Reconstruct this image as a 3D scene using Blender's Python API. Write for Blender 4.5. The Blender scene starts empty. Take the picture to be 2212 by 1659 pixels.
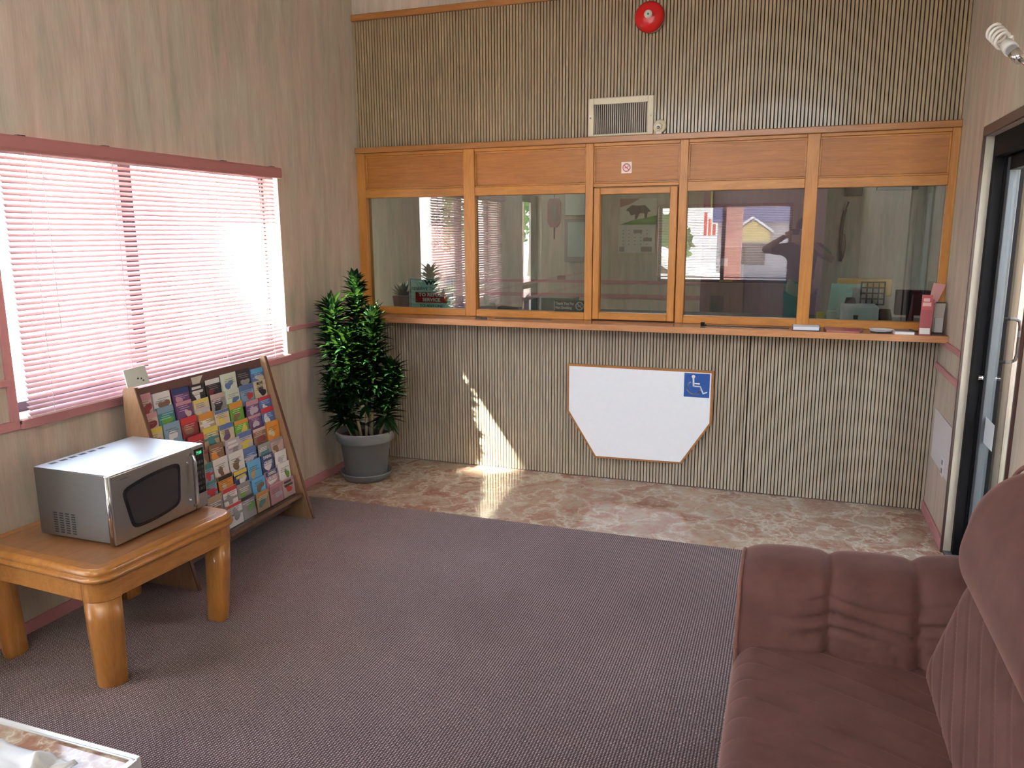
import bpy, bmesh, math, random
from mathutils import Vector, Matrix, noise
random.seed(7)
PI = math.pi
scene = bpy.context.scene
COL = scene.collection

# ------------------------------------------------------------------ helpers
class MB:
    def __init__(s): s.v=[]; s.f=[]; s.m=[]; s.sm=[]
    def add(s, vs, fs, mi=0, smooth=False):
        o=len(s.v); s.v+= [tuple(p) for p in vs]
        for f in fs: s.f.append([o+i for i in f]); s.m.append(mi); s.sm.append(smooth)
    def box(s,x0,x1,y0,y1,z0,z1,mi=0):
        s.add([(x0,y0,z0),(x1,y0,z0),(x1,y1,z0),(x0,y1,z0),(x0,y0,z1),(x1,y0,z1),(x1,y1,z1),(x0,y1,z1)],
              [(0,3,2,1),(4,5,6,7),(0,1,5,4),(1,2,6,5),(2,3,7,6),(3,0,4,7)],mi); return s
    def hexa(s,p,mi=0):   # 8 points: bottom 4 ccw, top 4 ccw
        s.add(p,[(0,3,2,1),(4,5,6,7),(0,1,5,4),(1,2,6,5),(2,3,7,6),(3,0,4,7)],mi); return s
    def tube(s,p0,p1,r0,r1=None,n=12,mi=0,cap=True):
        r1=r0 if r1 is None else r1
        p0=Vector(p0);p1=Vector(p1);d=(p1-p0).normalized()
        a=d.orthogonal().normalized();b=d.cross(a)
        vs=[];
        for c,r in((p0,r0),(p1,r1)):
            for i in range(n):
                t=2*PI*i/n; vs.append(c+a*math.cos(t)*r+b*math.sin(t)*r)
        fs=[(i,(i+1)%n,n+(i+1)%n,n+i) for i in range(n)]
        s.add(vs,fs,mi,True)
        if cap: s.add(vs[:n],[tuple(reversed(range(n)))],mi); s.add(vs[n:],[tuple(range(n))],mi)
        return s
    def path(s,pts,r,n=10,mi=0):
        pts=[Vector(p) for p in pts]; rings=[]; prev=None
        for i,p in enumerate(pts):
            d=(pts[min(i+1,len(pts)-1)]-pts[max(i-1,0)]).normalized()
            if prev is None: a=d.orthogonal().normalized()
            else: a=(prev-d*prev.dot(d)).normalized()
            prev=a; b=d.cross(a); rr=r[i] if isinstance(r,(list,tuple)) else r
            rings.append([p+a*math.cos(2*PI*k/n)*rr+b*math.sin(2*PI*k/n)*rr for k in range(n)])
        s.loft(rings,mi,True); return s
    def loft(s,rings,mi=0,smooth=False,cap=True,closed=True):
        n=len(rings[0]); vs=[p for r in rings for p in r]; fs=[]
        for j in range(len(rings)-1):
            for i in range(n if closed else n-1):
                k=(i+1)%n; fs.append((j*n+i,j*n+k,(j+1)*n+k,(j+1)*n+i))
        s.add(vs,fs,mi,smooth)
        if cap and closed:
            s.add(rings[0],[tuple(reversed(range(n)))],mi); s.add(rings[-1],[tuple(range(n))],mi)
        return s
    def lathe(s,prof,c,n=40,mi=0,axis='z'):
        rings=[]
        for r,h in prof:
            ring=[]
            for i in range(n):
                t=2*PI*i/n
                if axis=='z': ring.append((c[0]+r*math.cos(t),c[1]+r*math.sin(t),c[2]+h))
                elif axis=='y': ring.append((c[0]+r*math.cos(t),c[1]-h,c[2]+r*math.sin(t)))
            rings.append(ring)
        s.loft(rings,mi,True,True); return s
    def prism(s,poly,f,mi=0):   # poly list of 2d, f(a,b,t)->3d for t in 0,1
        n=len(poly); vs=[f(a,b,0) for a,b in poly]+[f(a,b,1) for a,b in poly]
        s.add(vs,[tuple(range(n)),tuple(reversed(range(n,2*n)))]+[(i,n+i,n+(i+1)%n,(i+1)%n) for i in range(n)],mi); return s
    def grid(s,fn,nu,nv,mi=0,smooth=True,closed_u=False):
        vs=[fn(i/(nu if closed_u else nu-1),j/(nv-1)) for j in range(nv) for i in range(nu)]
        fs=[]
        for j in range(nv-1):
            for i in range(nu if closed_u else nu-1):
                k=(i+1)%nu; fs.append((j*nu+i,j*nu+k,(j+1)*nu+k,(j+1)*nu+i))
        s.add(vs,fs,mi,smooth); return s

def wroot(p):
    while p.parent: p=p.parent
    return p
def obj(name,mb,mats,parent=None,local=False,bevel=0,seg=2,fixn=True,label=None,weld=True):
    me=bpy.data.meshes.new(name)
    off=Vector((0,0,0))
    if parent is not None and not local: off=wroot(parent).location.copy()
    me.from_pydata([Vector(p)-off for p in mb.v],[],mb.f)
    if not isinstance(mats,(list,tuple)): mats=[mats]
    for m in mats: me.materials.append(m)
    for i,p in enumerate(me.polygons): p.material_index=mb.m[i]; p.use_smooth=mb.sm[i]
    bm=bmesh.new(); bm.from_mesh(me)
    if weld: bmesh.ops.remove_doubles(bm,verts=bm.verts,dist=1e-5)
    if fixn: bmesh.ops.recalc_face_normals(bm,faces=bm.faces)
    if bevel:
        ed=[e for e in bm.edges if len(e.link_faces)==2 and e.calc_face_angle(0)>0.5]
        r=bmesh.ops.bevel(bm,geom=ed,offset=bevel,segments=seg,affect='EDGES',profile=.5,clamp_overlap=True)
        for f in r['faces']: f.smooth=True
    bm.to_mesh(me); bm.free(); me.update()
    o=bpy.data.objects.new(name,me); COL.objects.link(o)
    if parent is not None: o.parent=parent
    if label: o['label']=label
    return o
def tag(o,label=None,cat=None,group=None,kind=None):
    if label:o['label']=label
    if cat:o['category']=cat
    if group:o['group']=group
    if kind:o['kind']=kind
    return o
def thing(name,label,cat,loc=(0,0,0),group=None,rz=0):
    o=bpy.data.objects.new(name,None); COL.objects.link(o); o.location=loc; o.empty_display_size=.1
    o.rotation_euler=(0,0,rz)
    return tag(o,label,cat,group)
def struct(name,mb,mats,**k):
    o=obj(name,mb,mats,**k); o['kind']='structure'; return o
def sroot(name,loc=(0,0,0)):
    o=bpy.data.objects.new(name,None); COL.objects.link(o); o.location=loc; o['kind']='structure'; return o
def text_mesh(body,size,mat,parent,origin,xd,yd,name='lettering',extrude=.0004,align='CENTER',sx=1,bold=0):
    cu=bpy.data.curves.new('txt','FONT'); cu.body=body; cu.size=size; cu.extrude=extrude; cu.offset=bold
    cu.align_x=align; cu.align_y='CENTER'; cu.resolution_u=2
    to=bpy.data.objects.new('txt',cu); COL.objects.link(to)
    bpy.context.view_layer.update()
    me=bpy.data.meshes.new_from_object(to.evaluated_get(bpy.context.evaluated_depsgraph_get()))
    bpy.data.objects.remove(to); bpy.data.curves.remove(cu)
    X=Vector(xd).normalized();Y=Vector(yd).normalized();Z=X.cross(Y)
    off=wroot(parent).location if parent is not None else Vector((0,0,0))
    O=Vector(origin)-off
    for v in me.vertices: v.co=O+X*v.co.x*sx+Y*v.co.y+Z*v.co.z
    me.materials.clear(); me.materials.append(mat)
    o=bpy.data.objects.new(name,me); COL.objects.link(o); o.parent=parent; return o

# ------------------------------------------------------------------ materials
MC={}
def mat(name,color,rough=.5,metal=0,spec=.5,**k):
    if name in MC: return MC[name]
    m=bpy.data.materials.new(name); m.use_nodes=True; b=m.node_tree.nodes['Principled BSDF']
    b.inputs['Base Color'].default_value=(*color,1); b.inputs['Roughness'].default_value=rough
    b.inputs['Metallic'].default_value=metal; b.inputs['Specular IOR Level'].default_value=spec
    for kk,v in k.items(): b.inputs[kk].default_value=v
    # faint procedural variation so that no surface is perfectly uniform
    nt=m.node_tree; N=nt.nodes; L=nt.links
    tc=N.new('ShaderNodeTexCoord'); n=N.new('ShaderNodeTexNoise'); n.inputs['Scale'].default_value=35; n.inputs['Detail'].default_value=3
    hs=N.new('ShaderNodeMix'); hs.data_type='RGBA'; hs.blend_type='MIX'
    hs.inputs[6].default_value=(*[c*.97 for c in color],1); hs.inputs[7].default_value=(*[min(1,c*1.03) for c in color],1)
    L.new(tc.outputs['Object'],n.inputs['Vector']); L.new(n.outputs['Fac'],hs.inputs[0]); L.new(hs.outputs[2],b.inputs['Base Color'])
    MC[name]=m; return m
def nodes(name):
    m=bpy.data.materials.new(name); m.use_nodes=True; nt=m.node_tree
    return m,nt.nodes,nt.links,nt.nodes['Principled BSDF']
def mapping(N,L,scale,rot=(0,0,0),coord='Object'):
    tc=N.new('ShaderNodeTexCoord'); mp=N.new('ShaderNodeMapping'); mp.inputs['Scale'].default_value=scale; mp.inputs['Rotation'].default_value=rot
    L.new(tc.outputs[coord],mp.inputs['Vector']); return mp.outputs['Vector']
def ramp(N,L,fac,stops):
    r=N.new('ShaderNodeValToRGB'); e=r.color_ramp.elements
    while len(e)<len(stops): e.new(.5)
    for i,(p,c) in enumerate(stops): e[i].position=p; e[i].color=(*c,1)
    L.new(fac,r.inputs['Fac']); return r.outputs['Color']
def noise_tex(N,L,vec,scale,detail=4,rough=.5,dist=0):
    n=N.new('ShaderNodeTexNoise'); n.inputs['Scale'].default_value=scale; n.inputs['Detail'].default_value=detail
    n.inputs['Roughness'].default_value=rough; n.inputs['Distortion'].default_value=dist; L.new(vec,n.inputs['Vector']); return n
def mixc(N,L,fac,a,b,mode='MIX'):
    m=N.new('ShaderNodeMix'); m.data_type='RGBA'; m.blend_type=mode
    for i,x in((0,fac),(6,a),(7,b)):
        if hasattr(x,'links'): L.new(x,m.inputs[i])
        elif i==0: m.inputs[0].default_value=x
        else: m.inputs[i].default_value=(*x,1)
    return m.outputs[2]
def bump(N,L,h,b,strength=.3,dist=.01):
    bp=N.new('ShaderNodeBump'); bp.inputs['Strength'].default_value=strength; bp.inputs['Distance'].default_value=dist
    L.new(h,bp.inputs['Height']); L.new(bp.outputs['Normal'],b.inputs['Normal'])

def wallpaper():
    m,N,L,b=nodes('wallpaper')
    v=mapping(N,L,(1,1,.13)); n1=noise_tex(N,L,v,15,7,.62,.5)
    v2=mapping(N,L,(1,1,.22)); n2=noise_tex(N,L,v2,7,3,.5)
    v3=mapping(N,L,(1,1,.05)); n3=noise_tex(N,L,v3,160,2,.5)
    c=ramp(N,L,n1.outputs['Fac'],[(.28,(.40,.365,.31)),(.5,(.525,.455,.395)),(.7,(.60,.535,.475))])
    c2=ramp(N,L,n2.outputs['Fac'],[(.38,(1.06,.97,.95)),(.62,(.96,1.0,.95))])
    c=mixc(N,L,1,c,c2,'MULTIPLY')
    c3=ramp(N,L,n3.outputs['Fac'],[(.3,(.93,.93,.93)),(.7,(1.05,1.05,1.05))])
    c=mixc(N,L,1,c,c3,'MULTIPLY')
    L.new(c,b.inputs['Base Color']); b.inputs['Roughness'].default_value=.55; b.inputs['Specular IOR Level'].default_value=.3
    bump(N,L,n3.outputs['Fac'],b,.15,.002); return m
def wood(name,c1,c2,c3,scale=(1,14,14),rough=.32,ns=3.0,spec=.5,coat=.0):
    m,N,L,b=nodes(name)
    v=mapping(N,L,scale); n=noise_tex(N,L,v,ns,6,.6,1.2)
    c=ramp(N,L,n.outputs['Fac'],[(.3,c1),(.5,c2),(.72,c3)])
    n2=noise_tex(N,L,mapping(N,L,tuple(s*4 for s in scale)),ns*2,3)
    c=mixc(N,L,.25,c,ramp(N,L,n2.outputs['Fac'],[(.35,c1),(.65,c3)]))
    L.new(c,b.inputs['Base Color']); b.inputs['Roughness'].default_value=rough; b.inputs['Specular IOR Level'].default_value=spec
    b.inputs['Coat Weight'].default_value=coat; b.inputs['Coat Roughness'].default_value=.12
    bump(N,L,n2.outputs['Fac'],b,.06,.001); return m
def carpet():
    m,N,L,b=nodes('carpet')
    v=mapping(N,L,(1,1,1),(0,0,0))
    w=N.new('ShaderNodeTexWave'); w.wave_type='BANDS'; w.bands_direction='X'; w.inputs['Scale'].default_value=31; w.inputs['Distortion'].default_value=1.2
    w.inputs['Detail'].default_value=2; w.inputs['Detail Scale'].default_value=4; L.new(v,w.inputs['Vector'])
    w2=N.new('ShaderNodeTexWave'); w2.wave_type='BANDS'; w2.bands_direction='Y'; w2.inputs['Scale'].default_value=42; w2.inputs['Distortion'].default_value=2.5
    w2.inputs['Detail'].default_value=2; w2.inputs['Detail Scale'].default_value=3; L.new(v,w2.inputs['Vector'])
    mul=N.new('ShaderNodeMath'); mul.operation='MULTIPLY'; L.new(w.outputs['Fac'],mul.inputs[0]); L.new(w2.outputs['Fac'],mul.inputs[1])
    n=noise_tex(N,L,v,260,2,.6); n2=noise_tex(N,L,v,1.6,3,.5)
    add=N.new('ShaderNodeMath'); add.operation='MULTIPLY_ADD'; L.new(n.outputs['Fac'],add.inputs[0]); add.inputs[1].default_value=.45; L.new(mul.outputs[0],add.inputs[2])
    c=ramp(N,L,add.outputs[0],[(.18,(.035,.020,.024)),(.5,(.150,.100,.108)),(.92,(.46,.37,.385))])
    c=mixc(N,L,1,c,ramp(N,L,n2.outputs['Fac'],[(.35,(.93,.9,.92)),(.65,(1.08,1.06,1.08))]),'MULTIPLY')
    L.new(c,b.inputs['Base Color']); b.inputs['Roughness'].default_value=.95; b.inputs['Specular IOR Level'].default_value=.15
    b.inputs['Sheen Weight'].default_value=.15
    bump(N,L,add.outputs[0],b,.6,.004); return m
def marble():
    m,N,L,b=nodes('marble')
    v=mapping(N,L,(1,1,1)); d=noise_tex(N,L,v,3.2,5,.6)
    vm=N.new('ShaderNodeMixRGB'); vm.blend_type='LINEAR_LIGHT'; vm.inputs[0].default_value=.55
    L.new(v,vm.inputs[1]); L.new(d.outputs['Color'],vm.inputs[2])
    vo=N.new('ShaderNodeTexVoronoi'); vo.feature='DISTANCE_TO_EDGE'; vo.inputs['Scale'].default_value=3.0; L.new(vm.outputs[0],vo.inputs['Vector'])
    vo2=N.new('ShaderNodeTexVoronoi'); vo2.feature='DISTANCE_TO_EDGE'; vo2.inputs['Scale'].default_value=6.5; L.new(vm.outputs[0],vo2.inputs['Vector'])
    n=noise_tex(N,L,vm.outputs[0],4.5,6,.6)
    base=ramp(N,L,n.outputs['Fac'],[(.3,(.27,.115,.08)),(.45,(.32,.18,.13)),(.55,(.37,.265,.20)),(.7,(.40,.34,.27))])
    ve=ramp(N,L,vo.outputs['Distance'],[(0,(.75,.75,.75)),(.02,(.3,.3,.3)),(.12,(0,0,0))])
    ve2=ramp(N,L,vo2.outputs['Distance'],[(0,(.5,.5,.5)),(.02,(0,0,0))])
    c=mixc(N,L,ve,base,(.66,.60,.50)); c=mixc(N,L,ve2,c,(.62,.54,.45))
    L.new(c,b.inputs['Base Color']); b.inputs['Roughness'].default_value=.09; b.inputs['Specular IOR Level'].default_value=.6; return m
def glass(name,tint=(1,1,1),ior=1.5,rough=0.0):
    m=bpy.data.materials.new(name); m.use_nodes=True; N=m.node_tree.nodes; L=m.node_tree.links; N.clear()
    o=N.new('ShaderNodeOutputMaterial'); t=N.new('ShaderNodeBsdfTransparent'); t.inputs[0].default_value=(*tint,1)
    g=N.new('ShaderNodeBsdfGlossy'); g.inputs['Roughness'].default_value=rough; g.inputs['Color'].default_value=(1,1,1,1)
    f=N.new('ShaderNodeFresnel'); f.inputs['IOR'].default_value=ior; mx=N.new('ShaderNodeMixShader')
    tc=N.new('ShaderNodeTexCoord'); n=N.new('ShaderNodeTexNoise'); n.inputs['Scale'].default_value=.9; L.new(tc.outputs['Object'],n.inputs['Vector'])
    bp=N.new('ShaderNodeBump'); bp.inputs['Strength'].default_value=.006; bp.inputs['Distance'].default_value=.02; L.new(n.outputs['Fac'],bp.inputs['Height']); L.new(bp.outputs[0],g.inputs['Normal'])
    ge=N.new('ShaderNodeNewGeometry'); sb=N.new('ShaderNodeMath'); sb.operation='SUBTRACT'; sb.inputs[0].default_value=1; L.new(ge.outputs['Backfacing'],sb.inputs[1])
    ml=N.new('ShaderNodeMath'); ml.operation='MULTIPLY'; L.new(f.outputs[0],ml.inputs[0]); L.new(sb.outputs[0],ml.inputs[1])
    L.new(ml.outputs[0],mx.inputs[0]); L.new(t.outputs[0],mx.inputs[1]); L.new(g.outputs[0],mx.inputs[2]); L.new(mx.outputs[0],o.inputs[0]); return m
def velvet(name='velvet',c=(.112,.052,.048)):
    m,N,L,b=nodes(name)
    n=noise_tex(N,L,mapping(N,L,(1,1,1)),9,4,.6); c1=tuple(x*.82 for x in c); c2=tuple(x*1.18 for x in c)
    L.new(ramp(N,L,n.outputs['Fac'],[(.3,c1),(.7,c2)]),b.inputs['Base Color'])
    b.inputs['Roughness'].default_value=.75; b.inputs['Specular IOR Level'].default_value=.2
    b.inputs['Sheen Weight'].default_value=.34; b.inputs['Sheen Roughness'].default_value=.35; b.inputs['Sheen Tint'].default_value=(.95,.62,.60,1)
    n2=noise_tex(N,L,mapping(N,L,(1,1,1)),420,2); bump(N,L,n2.outputs['Fac'],b,.12,.001); return m
def brushed(name,c,rough=.3):
    m,N,L,b=nodes(name)
    n=noise_tex(N,L,mapping(N,L,(1,1,60)),12,4); L.new(ramp(N,L,n.outputs['Fac'],[(.3,tuple(x*.9 for x in c)),(.7,c)]),b.inputs['Base Color'])
    b.inputs['Metallic'].default_value=1; b.inputs['Roughness'].default_value=rough; return m
def blindmat():
    m=bpy.data.materials.new('blind_slat'); m.use_nodes=True; N=m.node_tree.nodes; L=m.node_tree.links; b=N['Principled BSDF']
    b.inputs['Base Color'].default_value=(.80,.56,.56,1); b.inputs['Roughness'].default_value=.4
    n=noise_tex(N,L,mapping(N,L,(1,3,1)),6,3); L.new(ramp(N,L,n.outputs['Fac'],[(.3,(.40,.225,.25)),(.7,(.47,.275,.295))]),b.inputs['Base Color'])
    t=N.new('ShaderNodeBsdfTranslucent'); t.inputs[0].default_value=(.66,.40,.42,1); mx=N.new('ShaderNodeMixShader'); mx.inputs[0].default_value=.12
    L.new(b.outputs[0],mx.inputs[1]); L.new(t.outputs[0],mx.inputs[2]); L.new(mx.outputs[0],N['Material Output'].inputs[0]); return m

M_wp=wallpaper(); M_carpet=carpet(); M_marble=marble()
M_oak=wood('oak_frame',(.36,.135,.020),(.47,.190,.032),(.56,.25,.052),(1.2,10,10),.36)
M_oakv=wood('oak_frame_upright',(.38,.145,.022),(.49,.20,.035),(.58,.26,.056),(12,12,1.0),.36)
M_oakp=wood('oak_panel',(.31,.105,.016),(.40,.145,.024),(.48,.19,.038),(1.0,10,16),.4,4)
M_trim=wood('reddish_trim',(.31,.115,.030),(.38,.155,.042),(.44,.195,.060),(1.2,12,12),.3)
M_table=wood('table_oak',(.29,.11,.022),(.38,.16,.038),(.46,.215,.06),(8,1.4,8),.28,3,.5,.3)
M_tabletop=wood('table_top_oak',(.20,.085,.035),(.27,.125,.055),(.34,.175,.09),(6,1.2,6),.33,3,.5,.2)
M_tableleg=wood('table_leg_oak',(.29,.11,.022),(.38,.16,.038),(.46,.215,.06),(10,10,1.2),.3,3,.5,.3)
M_rackw=wood('rack_wood',(.27,.16,.085),(.34,.21,.12),(.40,.26,.155),(6,6,1.0),.5)
M_rackd=wood('rack_edge_wood',(.085,.033,.018),(.12,.05,.026),(.15,.07,.036),(6,6,1.0),.45)
M_slat=wood('slat_laminate',(.28,.20,.105),(.345,.25,.14),(.41,.305,.18),(9,9,.8),.38,3,.7,.35)
M_slat2=wood('slat_laminate_sheen',(.33,.27,.19),(.42,.36,.27),(.50,.445,.355),(9,9,.8),.34,3,.8,.35)  # cool grey sheen of the lower battens put into the laminate colour
M_gap=mat('slat_backing',(.04,.025,.015),.9)
M_pink=mat('pink_trim',(.50,.22,.235),.45)
M_white=mat('white_laminate',(.84,.88,.95),.3)
M_blue=mat('sign_blue',(.02,.09,.36),.4)
M_signw=mat('sign_white',(.85,.88,.9),.5)
M_black=mat('black_frame',(.008,.007,.008),.65,0,.15)
M_brown=mat('bronze_casing',(.075,.035,.03),.35)
M_alum=mat('door_aluminium',(.10,.11,.125),.5,.1,.3)
M_chrome=mat('chrome',(.75,.76,.78),.14,1)
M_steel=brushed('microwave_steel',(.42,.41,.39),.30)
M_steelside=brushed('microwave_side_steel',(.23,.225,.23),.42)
M_dark=mat('black_glass',(.012,.011,.013),.12)
M_green=mat('green_display',(.02,.06,.03),.2)
M_pane=glass('office_glass',(.66,.72,.69),2.3)
M_clear=glass('window_glass',(.96,.98,.97),1.45)
M_doorglass=glass('door_glass',(.84,.88,.87),1.5)
M_acryl=glass('clear_acrylic',(.93,.93,.94),1.4,.05)
M_blind=blindmat()
M_val=mat('blind_valance',(.42,.17,.17),.4)
M_cord=mat('cord_white',(.85,.8,.8),.6)
M_velvet=velvet(); M_pipe=velvet('velvet_piping',(.20,.095,.08))
M_pot=mat('grey_plastic_pot',(.165,.175,.185),.45)
M_soil=mat('soil',(.05,.035,.025),.95)
M_stem=mat('plant_stem',(.30,.24,.15),.7)
M_jamb=mat('white_jamb',(.80,.78,.70),.6)
M_red=mat('bell_red',(.62,.01,.012),.22)
M_offwhite=mat('off_white_metal',(.66,.60,.47),.45)
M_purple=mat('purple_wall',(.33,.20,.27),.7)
M_ceil=mat('ceiling_white',(.72,.69,.64),.9)
M_text=mat('sign_black',(.02,.025,.03),.5)
def leafmat():
    m,N,L,b=nodes('dracaena_leaf')
    n=noise_tex(N,L,mapping(N,L,(1,1,1)),14,3)
    L.new(ramp(N,L,n.outputs['Fac'],[(.3,(.007,.022,.008)),(.55,(.013,.040,.013)),(.75,(.024,.066,.02))]),b.inputs['Base Color'])
    b.inputs['Roughness'].default_value=.27; b.inputs['Specular IOR Level'].default_value=.55
    t=N.new('ShaderNodeBsdfTranslucent'); t.inputs[0].default_value=(.10,.24,.03,1); mx=N.new('ShaderNodeMixShader'); mx.inputs[0].default_value=.06
    L.new(b.outputs[0],mx.inputs[1]); L.new(t.outputs[0],mx.inputs[2]); L.new(mx.outputs[0],N['Material Output'].inputs[0]); return m
M_leaf=leafmat()
_cc={}
def cm(c,rough=.45):
    k=tuple(round(x,3) for x in c)+(rough,)
    if k not in _cc: _cc[k]=mat('print_%d'%len(_cc),tuple(c),rough)
    return _cc[k]

# ------------------------------------------------------------------ dimensions
W=3.71; H=3.6; YF=-6.3; ZT=3.065; ZH=2.20; ZC=1.065; YC=-.97
LO,UP=.854,1.035
WY0,WY1,WZ0,WZ1=-2.74,-.93,.894,2.0      # left window
DY0,DY1,DZ=-1.66,-.66,2.05               # entry door in the right wall
GY0,GY1=-4.25,-3.53                      # glass door in the left wall
FX0,FX1,FZ0,FZ1=1.08,2.86,.93,1.99       # front window

# floor
fl=MB().box(-.2,W+.2,YC,.0,-.08,0); struct('floor',fl,M_marble)
fl=MB().box(-.2,W+.2,YF-.1,YC,-.08,.004); struct('floor',fl,M_carpet)
# left wall
w=MB(); t=.16
w.box(-t,0,YF,GY0,0,H); w.box(-t,0,GY0,GY1,2.06,H); w.box(-t,0,GY1,WY0,0,H)
w.box(-t,0,WY0,WY1,0,WZ0); w.box(-t,0,WY0,WY1,WZ1,H); w.box(-t,0,WY1,.11,0,H)
struct('wall_left',w,M_wp)
w=MB(); w.box(W,W+.035,YF,DY0,0,H); w.box(W,W+.035,DY0,DY1,2.05,H); w.box(W,W+.035,DY1,0.0,0,H)
w.box(W+.035,W+.17,YF,DY0-.03,0,H); w.box(W+.035,W+.17,DY0-.03,DY1+.03,2.08,H); w.box(W+.035,W+.17,DY1+.03,0.11,0,H); w.box(W,W+.035,0,.11,0,H)
struct('wall_right',w,M_wp)
CX0,CX1,CZ0,CZ1=.25,3.45,2.30,3.35       # added unseen clerestory above the front window, lets in fill light
w=MB(); w.box(-.16,CX0,YF-.15,YF,0,H); w.box(CX1,W+.17,YF-.15,YF,0,H)
for x0,x1 in((CX0,FX0),(FX1,CX1)): w.box(x0,x1,YF-.15,YF,0,CZ0); w.box(x0,x1,YF-.15,YF,CZ1,H)
w.box(FX0,FX1,YF-.15,YF,0,FZ0); w.box(FX0,FX1,YF-.15,YF,FZ1,CZ0); w.box(FX0,FX1,YF-.15,YF,CZ1,H)
struct('wall_front',w,M_wp)
struct('ceiling',MB().box(-.16,W+.17,YF-.15,3.3,H,H+.1),M_ceil)
# back wall : core + battens
wb=sroot('wall_back')
core=MB(); core.box(0,W,.012,.10,0,ZC-.02); core.box(0,W,.012,.10,ZH,H)
obj('wall_core',core,M_gap,wb)
obj('wallpaper_strip',MB().box(0,W,0.0,.012,ZT,H),M_wp,wb)
def battens(z0,z1,seams):
    mb=MB(); n=181; p=W/n
    for i in range(n):
        x0=i*p+.0027; x1=(i+1)*p-.0027
        for s in seams:
            if i*p<=s<(i+1)*p: x1-=.004
        d=random.uniform(-.0006,.0006)
        c=.0014
        prof=[(x0,.012),(x0,c+d),(x0+c,d),(x1-c,d),(x1,c+d),(x1,.012)]
        vs=[(a,b,z0) for a,b in prof]+[(a,b,z1) for a,b in prof]
        mb.add(vs,[(k,k+1,k+7,k+6) for k in range(5)])
    return mb
obj('batten_panel',battens(ZH,ZT-.02,[]),M_slat,wb,fixn=False,weld=False)
obj('batten_panel',battens(0.004,ZC-.03,[.155,.88,2.665]),M_slat2,wb,fixn=False,weld=False)
# trims
struct('trim_1',MB().box(0,W,-.022,.0,ZT-.04,ZT),M_trim,bevel=.003)
struct('trim_2',MB().box(0,W,-.045,.0,ZH-.033,ZH+.004),M_trim,bevel=.004)
def rail(x0,x1,y0,y1,zs):
    mb=MB()
    for z0,z1 in zs: mb.box(x0,x1,y0,y1,z0,z1)
    return mb
struct('trim_3',rail(0,.013,YF,WY0,[(LO,LO+.04),(UP,UP+.03)]),M_pink,bevel=.004)
struct('trim_4',rail(0,.013,WY1,0,[(LO,LO+.04),(UP,UP+.03)]),M_pink,bevel=.004)
struct('trim_5',rail(0,.028,WY0,WY1,[(LO,LO+.04)]),M_pink,bevel=.004)
struct('trim_6',rail(W-.013,W,DY1+.02,0,[(LO,LO+.035),(UP-.03,UP)]),M_pink,bevel=.004)
struct('trim_7',MB().box(0,.012,WY0-.035,WY0,LO,WZ1),M_pink,bevel=.003)
struct('baseboard_left',MB().box(0,.012,YF,GY0-.05,0,.055).box(0,.012,GY1+.05,0,0,.055),M_pink,bevel=.003)
struct('baseboard_right',MB().box(W-.012,W,DY1+.03,0,0,.062).box(W-.012,W,YF,DY0-.05,0,.062),M_pink,bevel=.003)

# ------------------------------------------------------------------ window_1 (left, with blind)
w1=sroot('window_1')
jm=MB(); jm.box(-.14,-.001,WY1-.006,WY1,WZ0,WZ1); jm.box(-.14,-.001,WY0,WY0+.006,WZ0,WZ1); jm.box(-.14,-.001,WY0,WY1,WZ1-.006,WZ1)
obj('window_reveal',jm,M_jamb,w1)
obj('window_sill',MB().box(-.14,.022,WY0,WY1,WZ0-.02,WZ0+.004),M_jamb,w1,bevel=.003)
fr=MB(); a,b_=-.135,-.105
fr.box(a,b_,WY0+.006,WY0+.045,WZ0,WZ1-.006); fr.box(a,b_,WY1-.045,WY1-.006,WZ0,WZ1-.006); fr.box(a,b_,WY0,WY1,WZ0+.004,WZ0+.045); fr.box(a,b_,WY0,WY1,WZ1-.05,WZ1-.006)
fr.box(a-.005,b_+.01,-2.02,-1.945,WZ0,WZ1-.006)
obj('window_frame',fr,mat('bronze_window',(.10,.07,.10),.4),w1)
obj('pane',MB().box(-.122,-.118,WY0+.04,WY1-.04,WZ0+.04,WZ1-.04),M_clear,w1)

bl=thing('window_blind','rose pink horizontal slat blind covering the window beside the brochure rack','blind',(.045,-1.88,WZ0))
BY0,BY1=-2.725,-1.045
sl=MB(); zz=.915; k=0; tilt=math.radians(37)
while zz<1.955:
    def fn(u,v,zz=zz,k=k):
        s=(v-.5)*.0255; y=BY0+(BY1-BY0)*u
        cz=.0022*(1-(2*v-1)**2)
        jit=.0016*math.sin(7*y+k*1.7)*(1 if zz<1.3 else .4)
        return (.045-s*math.cos(tilt)+cz*math.sin(tilt), y, zz+s*math.sin(tilt)+cz*math.cos(tilt)+jit)
    sl.grid(fn,24,5); zz+=.0222; k+=1
obj('slats',sl,M_blind,bl,fixn=False,weld=False)
val=MB(); val.box(.012,.078,-2.78,-1.0,1.94,1.998)
val.box(.078,.082,-2.78,-1.0,1.948,1.992)
obj('valance',val,M_val,bl,bevel=.004)
for y in(-2.62,-2.22,-1.46,-1.05): obj('bracket',MB().box(.0,.06,y-.015,y+.015,1.998,2.004),M_brown,bl)
obj('bottom_rail',MB().box(.034,.058,BY0,BY1,.899,.909),mat('bottom_rail_pink',(.72,.5,.52),.4),bl,bevel=.003)
for y in(-2.62,-2.20,-1.55,-1.14):
    obj('ladder_cord',MB().box(.0595,.0605,y-.0011,y+.0011,.905,1.95).box(.031,.032,y-.0011,y+.0011,.905,1.95),M_cord,bl)
obj('pull_cord',MB().path([(.062,-2.55,1.95),(.064,-2.55,1.5),(.063,-2.548,1.25)],.0016,6),M_cord,bl)

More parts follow.
